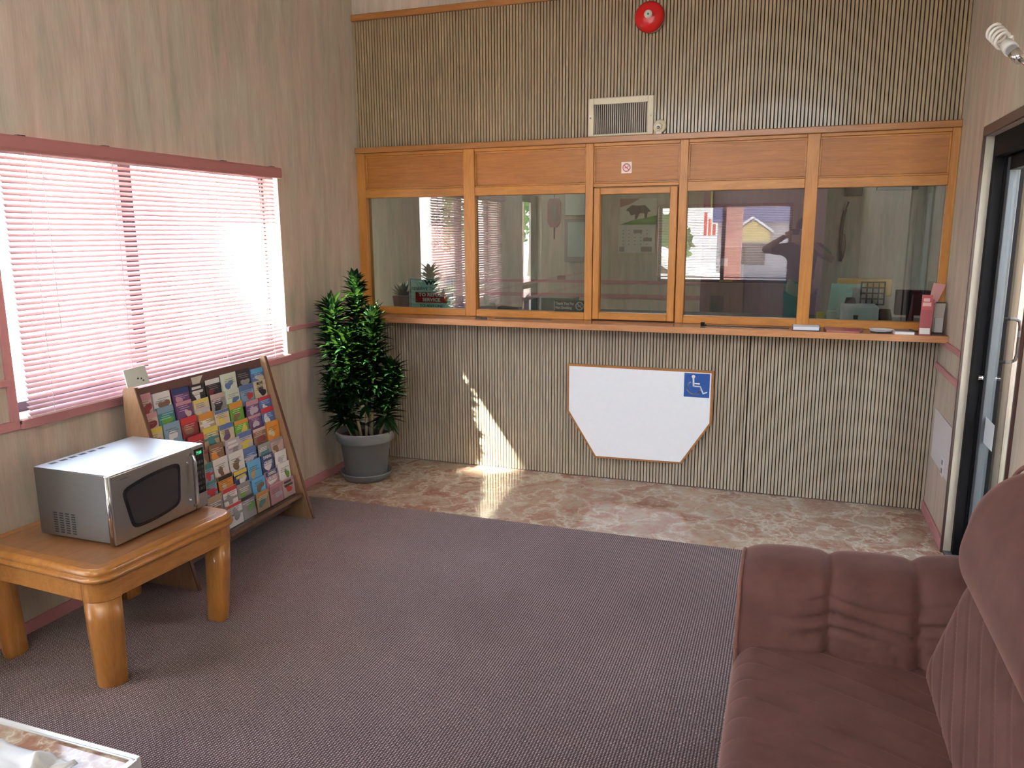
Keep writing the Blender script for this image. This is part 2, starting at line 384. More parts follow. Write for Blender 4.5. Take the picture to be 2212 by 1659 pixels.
# ------------------------------------------------------------------ window_2 (oak office screen with glass panes)
w2=sroot('window_2')
F0,F1=-.028,.05
panes=[(.067,.806),(.885,1.640),(1.735,2.172),(2.272,2.937),(3.007,3.668)]
posts=[(0.0,.067),(.806,.885),(1.64,1.690),(2.222,2.272),(2.937,3.007),(3.668,W)]
for x0,x1 in posts: obj('post',MB().box(x0,x1,F0,F1,ZC,ZH-.033),M_oakv,w2,bevel=.003)
for x0,x1 in((.067,.806),(.885,1.64),(2.272,2.937),(3.007,3.668)):
    obj('rail',MB().box(x0,x1,F0+.002,F1,1.866,1.922),M_oak,w2,bevel=.003); obj('rail',MB().box(x0,x1,F0+.002,F1,ZC,1.112),M_oak,w2,bevel=.003)
for x0,x1 in((.067,.806),(.885,1.64),(1.69,2.222),(2.272,2.937),(3.007,3.668)): obj('rail',MB().box(x0,x1,F0+.002,F1-.002,2.147,ZH-.033),M_oak,w2,bevel=.003)
obj('rail',MB().box(1.69,2.222,F0+.002,F1,1.902,1.922),M_oak,w2,bevel=.003)
for i,(x0,x1) in enumerate(((.067,.806),(.885,1.64),(1.69,2.222),(2.272,2.937),(3.007,3.668))):
    obj('wood_panel',MB().box(x0,x1,-.006,.03,1.918,2.15),M_oakp,w2)
    # small inner moulding
    mo=MB(); s=.010
    mo.box(x0,x1,-.014,-.006,1.922,1.922+s); mo.box(x0,x1,-.014,-.006,2.147-s,2.147); mo.box(x0,x0+s,-.014,-.006,1.922+s,2.147-s); mo.box(x1-s,x1,-.014,-.006,1.922+s,2.147-s)
    obj('moulding',mo,M_oak,w2,bevel=.002)
hd=MB(); x0,x1,z0,z1=1.696,2.216,1.072,1.896
hd.box(x0,x0+.04,-.034,.03,z0,z1); hd.box(x1-.045,x1,-.034,.03,z0,z1)
hs=obj('hatch_sash',hd,M_oakv,w2,bevel=.004)
obj('sash_rail',MB().box(x0+.04,x1-.045,-.033,.029,z0,z0+.045).box(x0+.04,x1-.045,-.033,.029,z1-.04,z1),M_oak,hs,bevel=.004)
for i,(x0,x1) in enumerate(panes):
    z0,z1=(1.117,1.856) if i==2 else (1.112,1.866)
    obj('pane',MB().box(x0-.004,x1+.004,.004,.009,z0-.004,z1+.004),M_pane,w2)

# counter
ct=thing('counter_shelf','long reddish wood counter shelf running below the office windows','counter',(1.85,-.12,ZC-.03))
cb=MB().box(0.0,W,-.245,-.03,ZC-.03,ZC); obj('shelf_board',cb,wood('counter_top_wood',(.30,.115,.06),(.37,.155,.085),(.44,.20,.115),(1.2,10,10),.22),ct)
obj('edge_strip',MB().box(0,W-.0,-.262,-.245,ZC-.036,ZC+.001),wood('counter_edge_wood',(.40,.17,.07),(.50,.235,.105),(.58,.30,.15),(1.2,12,12),.3),ct,bevel=.003)
for x0,x1,yy in((1.05,1.44,-.12),(2.40,2.90,-.15)):
    obj('pass_tray_slot',MB().box(x0,x1,yy,yy+.05,ZC-.001,ZC+.0015),M_text,ct)

# wheelchair drop counter
dp=thing('folding_counter','white fold-down counter with oak edging and a blue wheelchair symbol','counter',(2.0,-.04,.15))
poly=[(1.536,.773),(2.476,.773),(2.476,.438),(2.298,.158),(1.73,.148),(1.536,.455)]
cx,cz=2.0,.5
def shr(p,k):
    n=len(p); out=[]
    for i in range(n):
        a=Vector(p[i-1]);b=Vector(p[i]);c=Vector(p[(i+1)%n])
        d1=(b-a).normalized();d2=(c-b).normalized()
        n1=Vector((d1.y,-d1.x));n2=Vector((d2.y,-d2.x)); m=(n1+n2)/(1+n1.dot(n2)); out.append(tuple(b+m*k))
    return out
inner=shr(poly,.013)
obj('wood_edging',MB().prism(poly,lambda a,b,t:(a,-.012-.030*t,b)),M_trim,dp,bevel=.002)
obj('white_board',MB().prism(inner,lambda a,b,t:(a,-.040-.0035*t,b)),M_white,dp)
obj('hinge_bracket',MB().box(2.41,2.43,-.03,.0,.335,.365),M_chrome,dp)
sg=obj('wheelchair_sign',MB().box(2.298,2.455,-.0455,-.0435,.603,.755),M_blue,dp)
sm=MB(); q=-.0462
def P(a,b): return (2.298+.157*a,q,.603+.152*b)
sm.lathe([(.0001,0),(.011,0),(.011,.001)],P(.36,.86),20,0,'y')
def bar(p,r,w=.0075):
    a=Vector((P(*p)[0],P(*p)[2]));b=Vector((P(*r)[0],P(*r)[2]));d=(b-a).normalized();n=Vector((-d.y,d.x))*w/2
    pts=[a+n-d*w*.4,b+n+d*w*.4,b-n+d*w*.4,a-n-d*w*.4]; sm.prism([tuple(x) for x in pts],lambda u,v,t:(u,q-.001*t,v))
bar((.36,.82),(.38,.46),.010); bar((.38,.58),(.60,.57)); bar((.38,.46),(.64,.46)); bar((.64,.46),(.76,.17)); bar((.76,.17),(.90,.23))
arc=[]
for i in range(25):
    an=math.radians(125+i*225/24); arc.append((.40+.27*math.cos(an),.40+.27*math.sin(an)))
for i in range(24): bar(arc[i],arc[i+1],.007)
obj('wheelchair_symbol',sm,M_signw,sg)

# ------------------------------------------------------------------ bell, vent, alarm, stickers
be=thing('fire_bell','round red fire alarm bell high on the slatted wall','bell',(2.018,0,2.868))
obj('backplate',MB().lathe([(.001,0),(.078,0),(.078,.025),(.001,.025)],(2.022,0,2.862),32,0,'y'),mat('bell_base',(.5,.45,.4),.4,.6),be)
obj('gong',MB().lathe([(.001,.03),(.086,.03),(.088,.038),(.082,.058),(.066,.074),(.04,.083),(.001,.086)],(2.018,0,2.868),40,0,'y'),M_red,be)
cc=obj('center_label',MB().lathe([(.001,.086),(.023,.0865),(.023,.09),(.001,.0905)],(2.018,0,2.872),24,0,'y'),mat('bell_centre',(.65,.66,.62),.35),be)
obj('center_screw',MB().lathe([(.001,.09),(.006,.09),(.006,.094),(.001,.095)],(2.018,0,2.872),12,0,'y'),mat('screw_green',(.06,.16,.1),.4),cc)

ve=thing('wall_vent','cream framed air vent grille above the middle hatch window','vent',(1.85,0,2.2))
x0,x1,z0,z1=1.65,2.053,2.208,2.432
fr=MB(); b=.034
fr.box(x0,x0+b,-.02,0,z0,z1); fr.box(x1-b,x1,-.02,0,z0,z1); fr.box(x0+b,x1-b,-.02,0,z0,z0+.012); fr.box(x0+b,x1-b,-.02,0,z1-.036,z1)
obj('vent_frame',fr,M_offwhite,ve,bevel=.003)
gr=MB(); n=26
for i in range(n):
    x=x0+b+(i+.5)*(x1-x0-2*b)/n; gr.hexa([(x-.0045,-.004,z0+.01),(x-.0035,-.004,z0+.01),(x+.0055,-.015,z0+.01),(x+.0045,-.015,z0+.01),(x-.0045,-.004,z1-.035),(x-.0035,-.004,z1-.035),(x+.0055,-.015,z1-.035),(x+.0045,-.015,z1-.035)])
obj('louvre',gr,mat('vent_louvre',(.60,.54,.47),.5),ve)
obj('vent_cavity',MB().box(x0+b,x1-b,-.003,0.011,z0+.01,z1-.03),mat('vent_dark',(.02,.015,.015),.9),ve)
for x in(x0+.015,x1-.014):
    obj('screw',MB().lathe([(.001,.02),(.005,.02),(.004,.023),(.001,.0235)],(x,0,2.318),10,0,'y'),M_chrome,ve)
al=thing('alarm_sounder','small round cream wall detector just right of the vent','detector',(2.092,0,2.245))
obj('housing',MB().lathe([(.001,0),(.04,0),(.04,.014),(.032,.026),(.001,.03)],(2.092,0,2.250),28,0,'y'),M_offwhite,al)
obj('sensor_ring',MB().lathe([(.001,.028),(.022,.028),(.02,.04),(.001,.043)],(2.088,0,2.247),20,0,'y'),mat('sensor_white',(.75,.72,.65),.4),al)
obj('sensor_eye',MB().lathe([(.001,.042),(.010,.042),(.008,.047),(.001,.048)],(2.088,0,2.241),14,0,'y'),mat('sensor_grey',(.12,.12,.14),.2),al)
obj('terminal_block',MB().box(2.072,2.108,-.026,0,2.196,2.216),mat('sensor_white',(.75,.72,.65),.4),al,bevel=.002)

def nosmoke(parent,c,r,ymat,y,bg=None,name='no_smoking_symbol',mt=None):
    mb=MB(); x,z=c; n=28
    for i in range(n):
        a=2*PI*i/n; b2=2*PI*(i+1)/n
        pts=[(x+r*math.cos(a),z+r*math.sin(a)),(x+r*math.cos(b2),z+r*math.sin(b2)),(x+.78*r*math.cos(b2),z+.78*r*math.sin(b2)),(x+.78*r*math.cos(a),z+.78*r*math.sin(a))]
        mb.prism(pts,lambda u,v,t:(u,y-.0006*t,v))
    for s0,s1,w in(((-.6,.6),(.6,-.6),.2*r),):
        a=Vector((x+s0[0]*r,z+s0[1]*r));b3=Vector((x+s1[0]*r,z+s1[1]*r));d=(b3-a).normalized();nn=Vector((-d.y,d.x))*w/2
        mb.prism([tuple(a+nn),tuple(b3+nn),tuple(b3-nn),tuple(a-nn)],lambda u,v,t:(u,y-.0007*t,v))
    o=obj(name,mb,ymat,parent)
    m2=MB(); m2.prism([(x-.5*r,z-.16*r),(x+.3*r,z-.02*r),(x+.3*r,z+.12*r),(x-.5*r,z-.02*r)],lambda u,v,t:(u,y-.0004*t,v))
    for k in range(3): m2.prism([(x+(.2+.12*k)*r,z+.15*r),(x+(.26+.12*k)*r,z+.15*r),(x+(.3+.12*k)*r,z+.5*r),(x+(.24+.12*k)*r,z+.5*r)],lambda u,v,t:(u,y-.0004*t,v))
    obj('cigarette_mark',m2,mt or M_text,parent)
ns=obj('no_smoking_sticker',MB().box(1.862,1.927,-.0075,-.006,1.982,2.050),mat('sticker_white',(.8,.74,.66),.5)); tag(ns,'small white no smoking sticker on the oak panel above the hatch','sticker')
nosmoke(ns,(1.8945,2.016),.025,mat('sticker_red',(.55,.05,.1),.5),-.0078)

# reserve right sign, thank you sign (behind glass)
s1=thing('refusal_sign','mint sign with red band standing behind the leftmost office pane','sign',(.53,.03,1.09))
obj('sign_board',MB().box(.358,.702,.016,.02,1.085,1.318),mat('sign_mint',(.55,.78,.70),.4),s1)
br=MB(); zt=1.310; bx0,bx1=.368,.692
br.box(bx0,bx1,.0145,.0158,zt-.004,zt); br.box(bx0,bx0+.004,.0145,.0158,1.085,zt); br.box(bx1-.004,bx1,.0145,.0158,1.085,zt)
obj('sign_border',br,M_text,s1)
obj('red_band',MB().box(.408,.65,.0145,.0158,1.146,1.219),mat('sign_red',(.55,.015,.02),.4),s1)
FX=(1,0,0);FZ=(0,0,1)
text_mesh('WE',.040,M_text,s1,(.53,.0145,1.284),FX,FZ,sx=1.5,bold=.002)
text_mesh('RESERVE THE RIGHT',.030,M_text,s1,(.53,.0145,1.243),FX,FZ,sx=1.12)
text_mesh('TO REFUSE',.034,M_signw,s1,(.53,.0135,1.201),FX,FZ,sx=1.15,bold=.001)
text_mesh('SERVICE',.034,M_signw,s1,(.53,.0135,1.166),FX,FZ,sx=1.1,bold=.001)
text_mesh('TO ANYONE',.028,M_text,s1,(.53,.0145,1.124),FX,FZ,sx=1.1)
s2=thing('thank_you_sign','small black Thank You For Not Smoking plate in second pane','sign',(1.54,.02,1.112))
obj('sign_plate',MB().box(1.428,1.634,.012,.015,1.112,1.186),mat('plate_black',(.05,.05,.055),.4),s2)
obj('white_edge',MB().box(1.426,1.430,.0105,.0118,1.118,1.18),M_signw,s2)
text_mesh('Thank You For',.026,M_signw,s2,(1.435,.0115,1.164),FX,FZ,align='LEFT',bold=.0006,sx=.8)
text_mesh('Not Smoking',.026,M_signw,s2,(1.435,.0115,1.137),FX,FZ,align='LEFT',bold=.0006,sx=.8)
nosmoke(s2,(1.600,1.150),.028,M_signw,.0115,mt=M_signw)

# ------------------------------------------------------------------ counter-top items
def flat(name,label,cat,parts,group=None):
    root=thing(name,label,cat,parts[0][1][:3] if False else (0,0,ZC))
    return root
it=thing('paper_tray','dark low tray of white cards, leftmost item on the counter right end','tray',(2.99,-.2,ZC))
obj('tray',MB().box(2.915,3.068,-.235,-.08,ZC,ZC+.006).box(2.915,2.92,-.235,-.08,ZC,ZC+.022).box(3.063,3.068,-.235,-.08,ZC,ZC+.022),M_brown,it)
obj('card_stack',MB().box(2.922,3.061,-.23,-.11,ZC+.006,ZC+.024),cm((.62,.66,.78)),it)
it=thing('leaflet_pile','flat pile of pink and red leaflets on the counter','leaflets',(3.17,-.17,ZC))
mb=MB(); mb.hexa([(3.10,-.225,ZC),(3.27,-.235,ZC),(3.30,-.10,ZC),(3.09,-.09,ZC),(3.10,-.225,ZC+.01),(3.27,-.235,ZC+.008),(3.30,-.10,ZC+.012),(3.09,-.09,ZC+.014)])
obj('leaflet_stack',mb,cm((.40,.13,.11)),it)
obj('top_leaflet',MB().hexa([(3.20,-.21,ZC+.011),(3.27,-.22,ZC+.0105),(3.28,-.13,ZC+.013),(3.19,-.12,ZC+.0135),(3.20,-.21,ZC+.013),(3.27,-.22,ZC+.0125),(3.28,-.13,ZC+.015),(3.19,-.12,ZC+.0155)]),cm((.35,.05,.07)),it)
it=thing('change_tray','black octagonal tray with white rim on the counter','tray',(3.385,-.15,ZC))
def octo(cx,cy,rx,ry,z): return [(cx+rx*math.cos(PI/8+k*PI/4)/math.cos(PI/8),cy+ry*math.sin(PI/8+k*PI/4)/math.cos(PI/8),z) for k in range(8)]
obj('tray_base',MB().loft([octo(3.385,-.15,.048,.045,ZC),octo(3.385,-.15,.052,.049,ZC+.006)]),M_text,it)
mb=MB(); mb.loft([octo(3.385,-.15,.048,.045,ZC+.004),octo(3.385,-.15,.060,.058,ZC+.016),octo(3.385,-.15,.056,.054,ZC+.016),octo(3.385,-.15,.045,.042,ZC+.007)],cap=False)
obj('tray_rim',mb,cm((.75,.74,.78)),it)
it=thing('notepad_stack','white notepad stack with printed top beside the red card holder','notepad',(3.50,-.16,ZC))
obj('pad',MB().hexa([(3.45,-.235,ZC),(3.545,-.235,ZC),(3.565,-.12,ZC),(3.44,-.11,ZC),(3.45,-.235,ZC+.014),(3.545,-.235,ZC+.014),(3.565,-.12,ZC+.014),(3.44,-.11,ZC+.014)]),cm((.8,.78,.8)),it)
obj('printed_sheet',MB().box(3.455,3.54,-.20,-.12,ZC+.0142,ZC+.0155),cm((.22,.16,.17)),it)
obj('pen',MB().tube((3.53,-.16,ZC+.02),(3.56,-.23,ZC+.018),.004),M_text,it)
it=thing('red_card_holder','red sloping card holder with leaflets at the counter right end','card holder',(3.60,-.20,ZC))
mb=MB(); mb.hexa([(3.565,-.24,ZC),(3.622,-.245,ZC),(3.626,-.15,ZC),(3.575,-.145,ZC),(3.575,-.185,ZC+.19),(3.635,-.19,ZC+.19),(3.637,-.165,ZC+.19),(3.577,-.16,ZC+.19)])
obj('holder_body',mb,cm((.38,.07,.085)),it)
obj('front_card',MB().hexa([(3.567,-.250,ZC+.008),(3.617,-.252,ZC+.008),(3.617,-.249,ZC+.008),(3.567,-.247,ZC+.008),(3.567,-.238,ZC+.04),(3.617,-.240,ZC+.04),(3.617,-.236,ZC+.04),(3.567,-.234,ZC+.04)]),cm((.82,.8,.8)),it)
obj('red_leaflet',MB().hexa([(3.573,-.203,ZC+.135),(3.625,-.206,ZC+.135),(3.625,-.198,ZC+.135),(3.573,-.196,ZC+.135),(3.573,-.19,ZC+.215),(3.625,-.193,ZC+.215),(3.625,-.187,ZC+.215),(3.573,-.184,ZC+.215)]),cm((.50,.08,.09)),it)
lf=obj('leaflet_print',MB().box(3.576,3.618,-.2075,-.2065,ZC+.155,ZC+.175).box(3.58,3.61,-.2055,-.2045,ZC+.18,ZC+.198),cm((.75,.45,.42)),it)
it=thing('black_brochure_stand','black wire brochure stand in the corner holding pale and pink leaflets','brochure stand',(3.66,-.14,ZC))
obj('stand_frame',MB().box(3.66,3.705,-.14,-.08,ZC,ZC+.012).hexa([(3.64,-.13,ZC),(3.70,-.13,ZC),(3.70,-.10,ZC),(3.64,-.10,ZC),(3.655,-.10,ZC+.17),(3.705,-.10,ZC+.17),(3.705,-.09,ZC+.17),(3.655,-.09,ZC+.17)]),M_text,it)
obj('pale_leaflet',MB().hexa([(3.645,-.14,ZC+.01),(3.69,-.14,ZC+.01),(3.69,-.12,ZC+.01),(3.645,-.12,ZC+.01),(3.648,-.13,ZC+.165),(3.70,-.13,ZC+.165),(3.70,-.115,ZC+.165),(3.648,-.115,ZC+.165)]),cm((.48,.43,.36)),it)
obj('white_leaflet',MB().hexa([(3.65,-.165,ZC+.01),(3.69,-.165,ZC+.01),(3.69,-.15,ZC+.01),(3.65,-.15,ZC+.01),(3.65,-.165,ZC+.09),(3.69,-.165,ZC+.09),(3.69,-.15,ZC+.09),(3.65,-.15,ZC+.09)]),cm((.55,.53,.50)),it)
obj('pink_leaflet',MB().hexa([(3.62,-.10,ZC+.17),(3.66,-.10,ZC+.16),(3.66,-.09,ZC+.16),(3.62,-.09,ZC+.17),(3.64,-.08,ZC+.275),(3.70,-.08,ZC+.265),(3.70,-.07,ZC+.265),(3.64,-.07,ZC+.275)]),cm((.62,.30,.30)),it)
kc=obj('key_clip',MB().box(.945,.975,-.165,-.145,ZC,ZC+.012).box(.972,1.01,-.158,-.142,ZC,ZC+.009).box(.93,.95,-.16,-.152,ZC,ZC+.006),M_text,bevel=.002); tag(kc,'small black clip lying on the counter left of centre','clip')
kc=obj('counter_clip',MB().box(2.395,2.418,-.155,-.125,ZC+.0016,ZC+.022).box(2.40,2.43,-.15,-.135,ZC+.0016,ZC+.01),M_black,bevel=.002); tag(kc,'small dark block at the end of the right tray slot','clip')

# ------------------------------------------------------------------ right wall: door, outlet, sconce
d1=sroot('door_1')
cs=MB(); cs.box(W-.012,W+.0,DY1-.002,DY1+.012,0,2.092); cs.box(W-.012,W,DY0-.012,DY1+.012,2.05,2.092); cs.box(W-.012,W,DY0-.012,DY0+.002,0,2.092)
obj('door_casing',cs,M_brown,d1,bevel=.002)
XF=W+.035
fr=MB()
for x0,x1,o in((XF,XF+.04,.0),(XF+.04,XF+.07,-.012),(XF+.07,XF+.125,.0)):
    fr.box(x0,x1,DY1-.045+o,DY1+.03,0,2.05); fr.box(x0,x1,DY0-.03,DY0+.045-o,0,2.05)
    fr.box(x0,x1,DY0+.04,DY1-.045+o,1.955-o,2.05)
obj('door_frame',fr,M_black,d1,bevel=.002)
obj('threshold',MB().box(W-.0,XF+.11,DY0,DY1,0,.012),M_alum,d1,bevel=.002)
lf=MB(); xl0,xl1=XF+.052,XF+.095; a0,a1=DY0+.05,DY1-.05
lf.box(xl0,xl1,a1-.055,a1,.015,1.95); lf.box(xl0,xl1,a0,a0+.055,.015,1.95)
dl=obj('door_leaf',lf,M_alum,d1,bevel=.003)
obj('leaf_rail',MB().box(xl0,xl1,a0+.055,a1-.055,.015,.20).box(xl0,xl1,a0+.055,a1-.055,1.89,1.95),M_black,dl,bevel=.002)
obj('pane',MB().box(xl0+.016,xl0+.022,a0+.05,a1-.05,.195,1.895),M_doorglass,dl)
hx=xl1; hy=a1-.03
obj('pull_handle',MB().path([(hx,hy,1.215),(hx+.05,hy,1.215),(hx+.07,hy-.002,1.205),(hx+.075,hy-.004,1.18),(hx+.075,hy-.004,1.05),(hx+.07,hy-.002,1.022),(hx+.05,hy,1.01),(hx,hy,1.01)],.008,12),mat('handle_metal',(.06,.05,.05),.3,.5),dl)
obj('lock_cylinder',MB().tube((xl0-.03,a1-.03,.93),(xl0,a1-.03,.93),.012,n=16),M_chrome,dl)
st=MB().box(xl0+.0155,xl0+.0158,-.94,-.74,.62,.745)
obj('notice_sticker',st,cm((.72,.78,.85)),dl)
gv=obj('transom_grille',MB().box(XF+.006,XF+.02,DY0+.05,DY1-.06,2.0,2.04),mat('grille_grey',(.4,.37,.35),.5),d1)
# outlet
ou=thing('wall_outlet','white wall outlet plate low on the right wall near door','outlet',(W,-.45,.36))
obj('outlet_plate',MB().box(W-.006,W,-.485,-.415,.345,.455),cm((.72,.70,.74)),ou,bevel=.002)
for z in(.375,.42): obj('socket',MB().box(W-.008,W-.006,-.462,-.438,z-.012,z+.012),cm((.2,.19,.2)),ou)
# thin sheet: pale patch of light on the wall put in as colour
pp=obj('painted_light_patch',MB().box(W-.004,W,-.60,-.10,.36,.64),mat('light_patch_colour',(.66,.63,.66),.6)); tag(pp,'pale rectangular patch of light painted low on right wall','light patch')
# sconce: spiral bulb on a short arm
sc=thing('spiral_lamp','wall lamp with a bare white spiral energy-saving bulb by the entry door','lamp',(W,-1.45,2.2))
obj('lamp_plate',MB().tube((W-.012,-1.5,2.22),(W,-1.5,2.22),.05,n=24),M_offwhite,sc)
obj('lamp_arm',MB().path([(W-.01,-1.5,2.22),(W-.06,-1.5,2.215),(W-.07,-1.47,2.235)],.008),M_chrome,sc)
A=Vector((W-.07,-1.47,2.235)); D=Vector((-.075,.21,.17)).normalized()
obj('socket',MB().tube(A,A+D*.075,.019,.021,20),M_chrome,sc)
obj('bulb_base',MB().tube(A+D*.075,A+D*.12,.026,.024,24),cm((.8,.78,.76)),sc)
a_=D.orthogonal().normalized(); b_=D.cross(a_); pts=[]
for i in range(110):
    t=i/109; an=2*PI*4*t; pts.append(A+D*(.135+.10*t)+(a_*math.cos(an)+b_*math.sin(an))*.027)
obj('spiral_tube',MB().path(pts,.0062,8),cm((.86,.82,.78),.3),sc)

# ------------------------------------------------------------------ left glass door (behind camera, seen in reflections)
d2=sroot('door_2')
fr=MB(); fr.box(-.12,-.05,GY0,GY0+.05,0,2.06); fr.box(-.12,-.05,GY1-.05,GY1,0,2.06); fr.box(-.12,-.05,GY0,GY1,1.98,2.06); fr.box(-.12,-.05,GY0,GY1,0,.09)
obj('door_frame',fr,M_black,d2)
obj('pane',MB().box(-.09,-.085,GY0+.05,GY1-.05,.09,1.98),M_clear,d2)
obj('push_bar',MB().box(-.05,-.03,GY0+.05,GY1-.05,.98,1.03),M_black,d2,bevel=.004)
# front window
w3=sroot('window_3')
fr=MB()
for x0,x1 in((FX0,FX0+.04),(FX1-.04,FX1),(1.945,1.995)): fr.box(x0,x1,YF-.1,YF-.05,FZ0,FZ1)
fr.box(FX0,FX1,YF-.1,YF-.05,FZ0,FZ0+.04); fr.box(FX0,FX1,YF-.1,YF-.05,FZ1-.04,FZ1)
obj('window_frame',fr,M_black,w3); obj('pane',MB().box(FX0+.03,FX1-.03,YF-.08,YF-.075,FZ0+.03,FZ1-.03),M_clear,w3)
w4=sroot('added_clerestory')  # clerestory added to brighten the room from behind the camera
fr=MB()
for x0,x1 in((CX0,CX0+.04),(CX1-.04,CX1),(1.30,1.34),(2.36,2.40)): fr.box(x0,x1,YF-.1,YF-.05,CZ0,CZ1)
fr.box(CX0,CX1,YF-.1,YF-.05,CZ0,CZ0+.04); fr.box(CX0,CX1,YF-.1,YF-.05,CZ1-.04,CZ1)
obj('window_frame',fr,M_black,w4); obj('pane',MB().box(CX0+.03,CX1-.03,YF-.08,YF-.075,CZ0+.03,CZ1-.03),M_clear,w4)  # frame and pane of the added clerestory
b2=thing('front_blind','open pink slat blind on the front window behind the viewer','blind',(1.97,YF+.04,1.95))
sl=MB(); zz=1.03
while zz<1.97:
    t2=math.radians(16)
    sl.grid(lambda u,v,zz=zz:(FX0+(FX1-FX0)*u,YF+.035+(v-.5)*.025*math.cos(t2),zz+(v-.5)*.025*math.sin(t2)),2,3); zz+=.022
obj('slats',sl,M_blind,b2,fixn=False,weld=False); obj('headrail',MB().box(FX0,FX1,YF+.015,YF+.055,1.965,2.0),M_val,b2)
obj('bottom_rail',MB().box(FX0,FX1,YF+.022,YF+.048,1.0,1.015),M_val,b2)

# ------------------------------------------------------------------ end table
def rrect(x0,x1,y0,y1,r,z,n=7,k=0):
    pts=[]
    for cx,cy,a0 in((x1-r,y0+r,-PI/2),(x1-r,y1-r,0),(x0+r,y1-r,PI/2),(x0+r,y0+r,PI)):
        for i in range(n):
            a=a0+PI/2*i/(n-1); pts.append((cx+r*math.cos(a),cy+r*math.sin(a),z))
    return pts
tb=thing('end_table','square honey oak end table with thick rounded legs under the microwave','table',(.382,-2.70,0),rz=math.radians(-3.5))
hx,hy=.350,.352; ZTB=.475
rings=[]
for ins,z in((.020,.425),(.004,.428),(.0,.436),(.002,.444),(.010,.447),(.012,.449),(.008,.453),(.010,.466),(.016,.472),(.024,ZTB)):
    rings.append(rrect(-hx+ins,hx-ins,-hy+ins,hy-ins,.075-ins*.5,z,9))
obj('table_top',MB().loft(rings,0,True),M_table,tb,local=True)
inn=MB(); rr=[rrect(-hx+.06,hx-.06,-hy+.06,hy-.06,.03,ZTB+.0002,5),rrect(-hx+.062,hx-.062,-hy+.062,hy-.062,.03,ZTB+.0008,5)]
obj('top_inlay',inn.loft(rr),M_tabletop,tb,local=True)
for sx in(-1,1):
    mb=MB(); X=sx*(hx-.018)
    mb.box(min(X,X-sx*.022),max(X,X-sx*.022),-hy+.105,hy-.105,.352,.426); obj('apron',mb,M_table,tb,local=True,bevel=.003)
    mb=MB(); Y=sx*(hy-.018)
    mb.box(-hx+.105,hx-.105,min(Y,Y-sx*.022),max(Y,Y-sx*.022),.352,.426); obj('apron',mb,M_table,tb,local=True,bevel=.003)
for sx in(-1,1):
    for sy in(-1,1):
        def ring(s,z,io=0):
            # square with one strongly rounded outer corner, narrowing toward the floor
            o=[]; X1=hx-.014-io; Y1=hy-.014-io; r=min(s*.72,.075)
            X0=X1-s; Y0=Y1-s
            pts=[(X0+.008,Y0),(X1-.008,Y0),(X1,Y0+.008)]
            for i in range(8):
                a=PI/2*i/7; pts.append((X1-r+r*math.cos(a),Y1-r+r*math.sin(a)))
            pts+= [(X0,Y1-.008),(X0,Y0+.008)]
            pts=[(sx*a,sy*b,z) for a,b in pts]
            return pts if sx*sy>0 else pts[::-1]
        lg=MB().loft([ring(.096,.350,.002),ring(.094,.25,.006),ring(.084,.03,.022),ring(.080,.006,.025),ring(.074,0,.028)],0,False)
        l=obj('leg',lg,M_tableleg,tb,local=True)
        for p in l.data.polygons: p.use_smooth=len(p.vertices)==4
        obj('leg_block',MB().loft([ring(.098,.3515,.001),ring(.1,.354,0),ring(.1,.4255,0)]),M_table,l,local=True)

# ------------------------------------------------------------------ microwave
mw=thing('microwave','silver microwave oven with dark curved window standing on the oak end table','microwave oven',(.41,-2.63,ZTB))
mx0,mx1,my0,my1,mz0,mz1=.215,.585,-2.872,-2.382,.489,.754
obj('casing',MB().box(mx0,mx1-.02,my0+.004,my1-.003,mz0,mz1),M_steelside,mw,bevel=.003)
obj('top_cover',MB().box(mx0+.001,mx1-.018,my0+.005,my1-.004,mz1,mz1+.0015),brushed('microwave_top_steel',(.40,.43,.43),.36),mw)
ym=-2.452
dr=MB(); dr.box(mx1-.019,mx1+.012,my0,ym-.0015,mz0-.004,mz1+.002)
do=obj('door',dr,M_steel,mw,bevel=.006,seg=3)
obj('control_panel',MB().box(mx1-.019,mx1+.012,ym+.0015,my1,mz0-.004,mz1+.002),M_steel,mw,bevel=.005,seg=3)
XD=mx1+.012
def oval(n=12):
    c=[(-2.828,.690),(-2.524,.716),(-2.540,.540),(-2.790,.522)]
    pts=[]
    def q(a,b,bul):
        for i in range(n):
            t=i/n; x=a[0]+(b[0]-a[0])*t; z=a[1]+(b[1]-a[1])*t+bul*math.sin(PI*t)
            pts.append((x,z))
    q(c[0],c[1],.010); q(c[1],c[2],0); q(c[2],c[3],-.009); q(c[3],c[0],0)
    # soften corners
    for _ in range(3): pts=[((pts[i-1][0]+2*pts[i][0]+pts[(i+1)%len(pts)][0])/4,(pts[i-1][1]+2*pts[i][1]+pts[(i+1)%len(pts)][1])/4) for i in range(len(pts))]
    return pts
ov=oval()
obj('door_window',MB().prism(ov,lambda a,b,t:(XD-.002+.0032*t,a,b)),M_dark,do)
ctr=(sum(p[0] for p in ov)/len(ov),sum(p[1] for p in ov)/len(ov))
ov2=[(ctr[0]+(a-ctr[0])*.90,ctr[1]+(b-ctr[1])*.86) for a,b in ov]
obj('window_mesh',MB().prism(ov2,lambda a,b,t:(XD+.001+.0006*t,a,b)),mat('oven_mesh',(.03,.026,.028),.3),do)
obj('edge_chrome',MB().tube((mx1-.004,my0-.001,mz0-.002),(mx1-.004,my0-.001,mz1),.0085,n=16),M_chrome,do)
obj('door_handle',MB().path([(XD,ym-.013,.508),(XD+.018,ym-.013,.515),(XD+.022,ym-.013,.54),(XD+.022,ym-.013,.70),(XD+.018,ym-.013,.722),(XD,ym-.013,.728)],.0058,12),M_chrome,do)
for z in(.54,.70): obj('hinge_button',MB().tube((XD,ym-.035,z),(XD+.006,ym-.035,z),.006,.005,14),M_chrome,do)
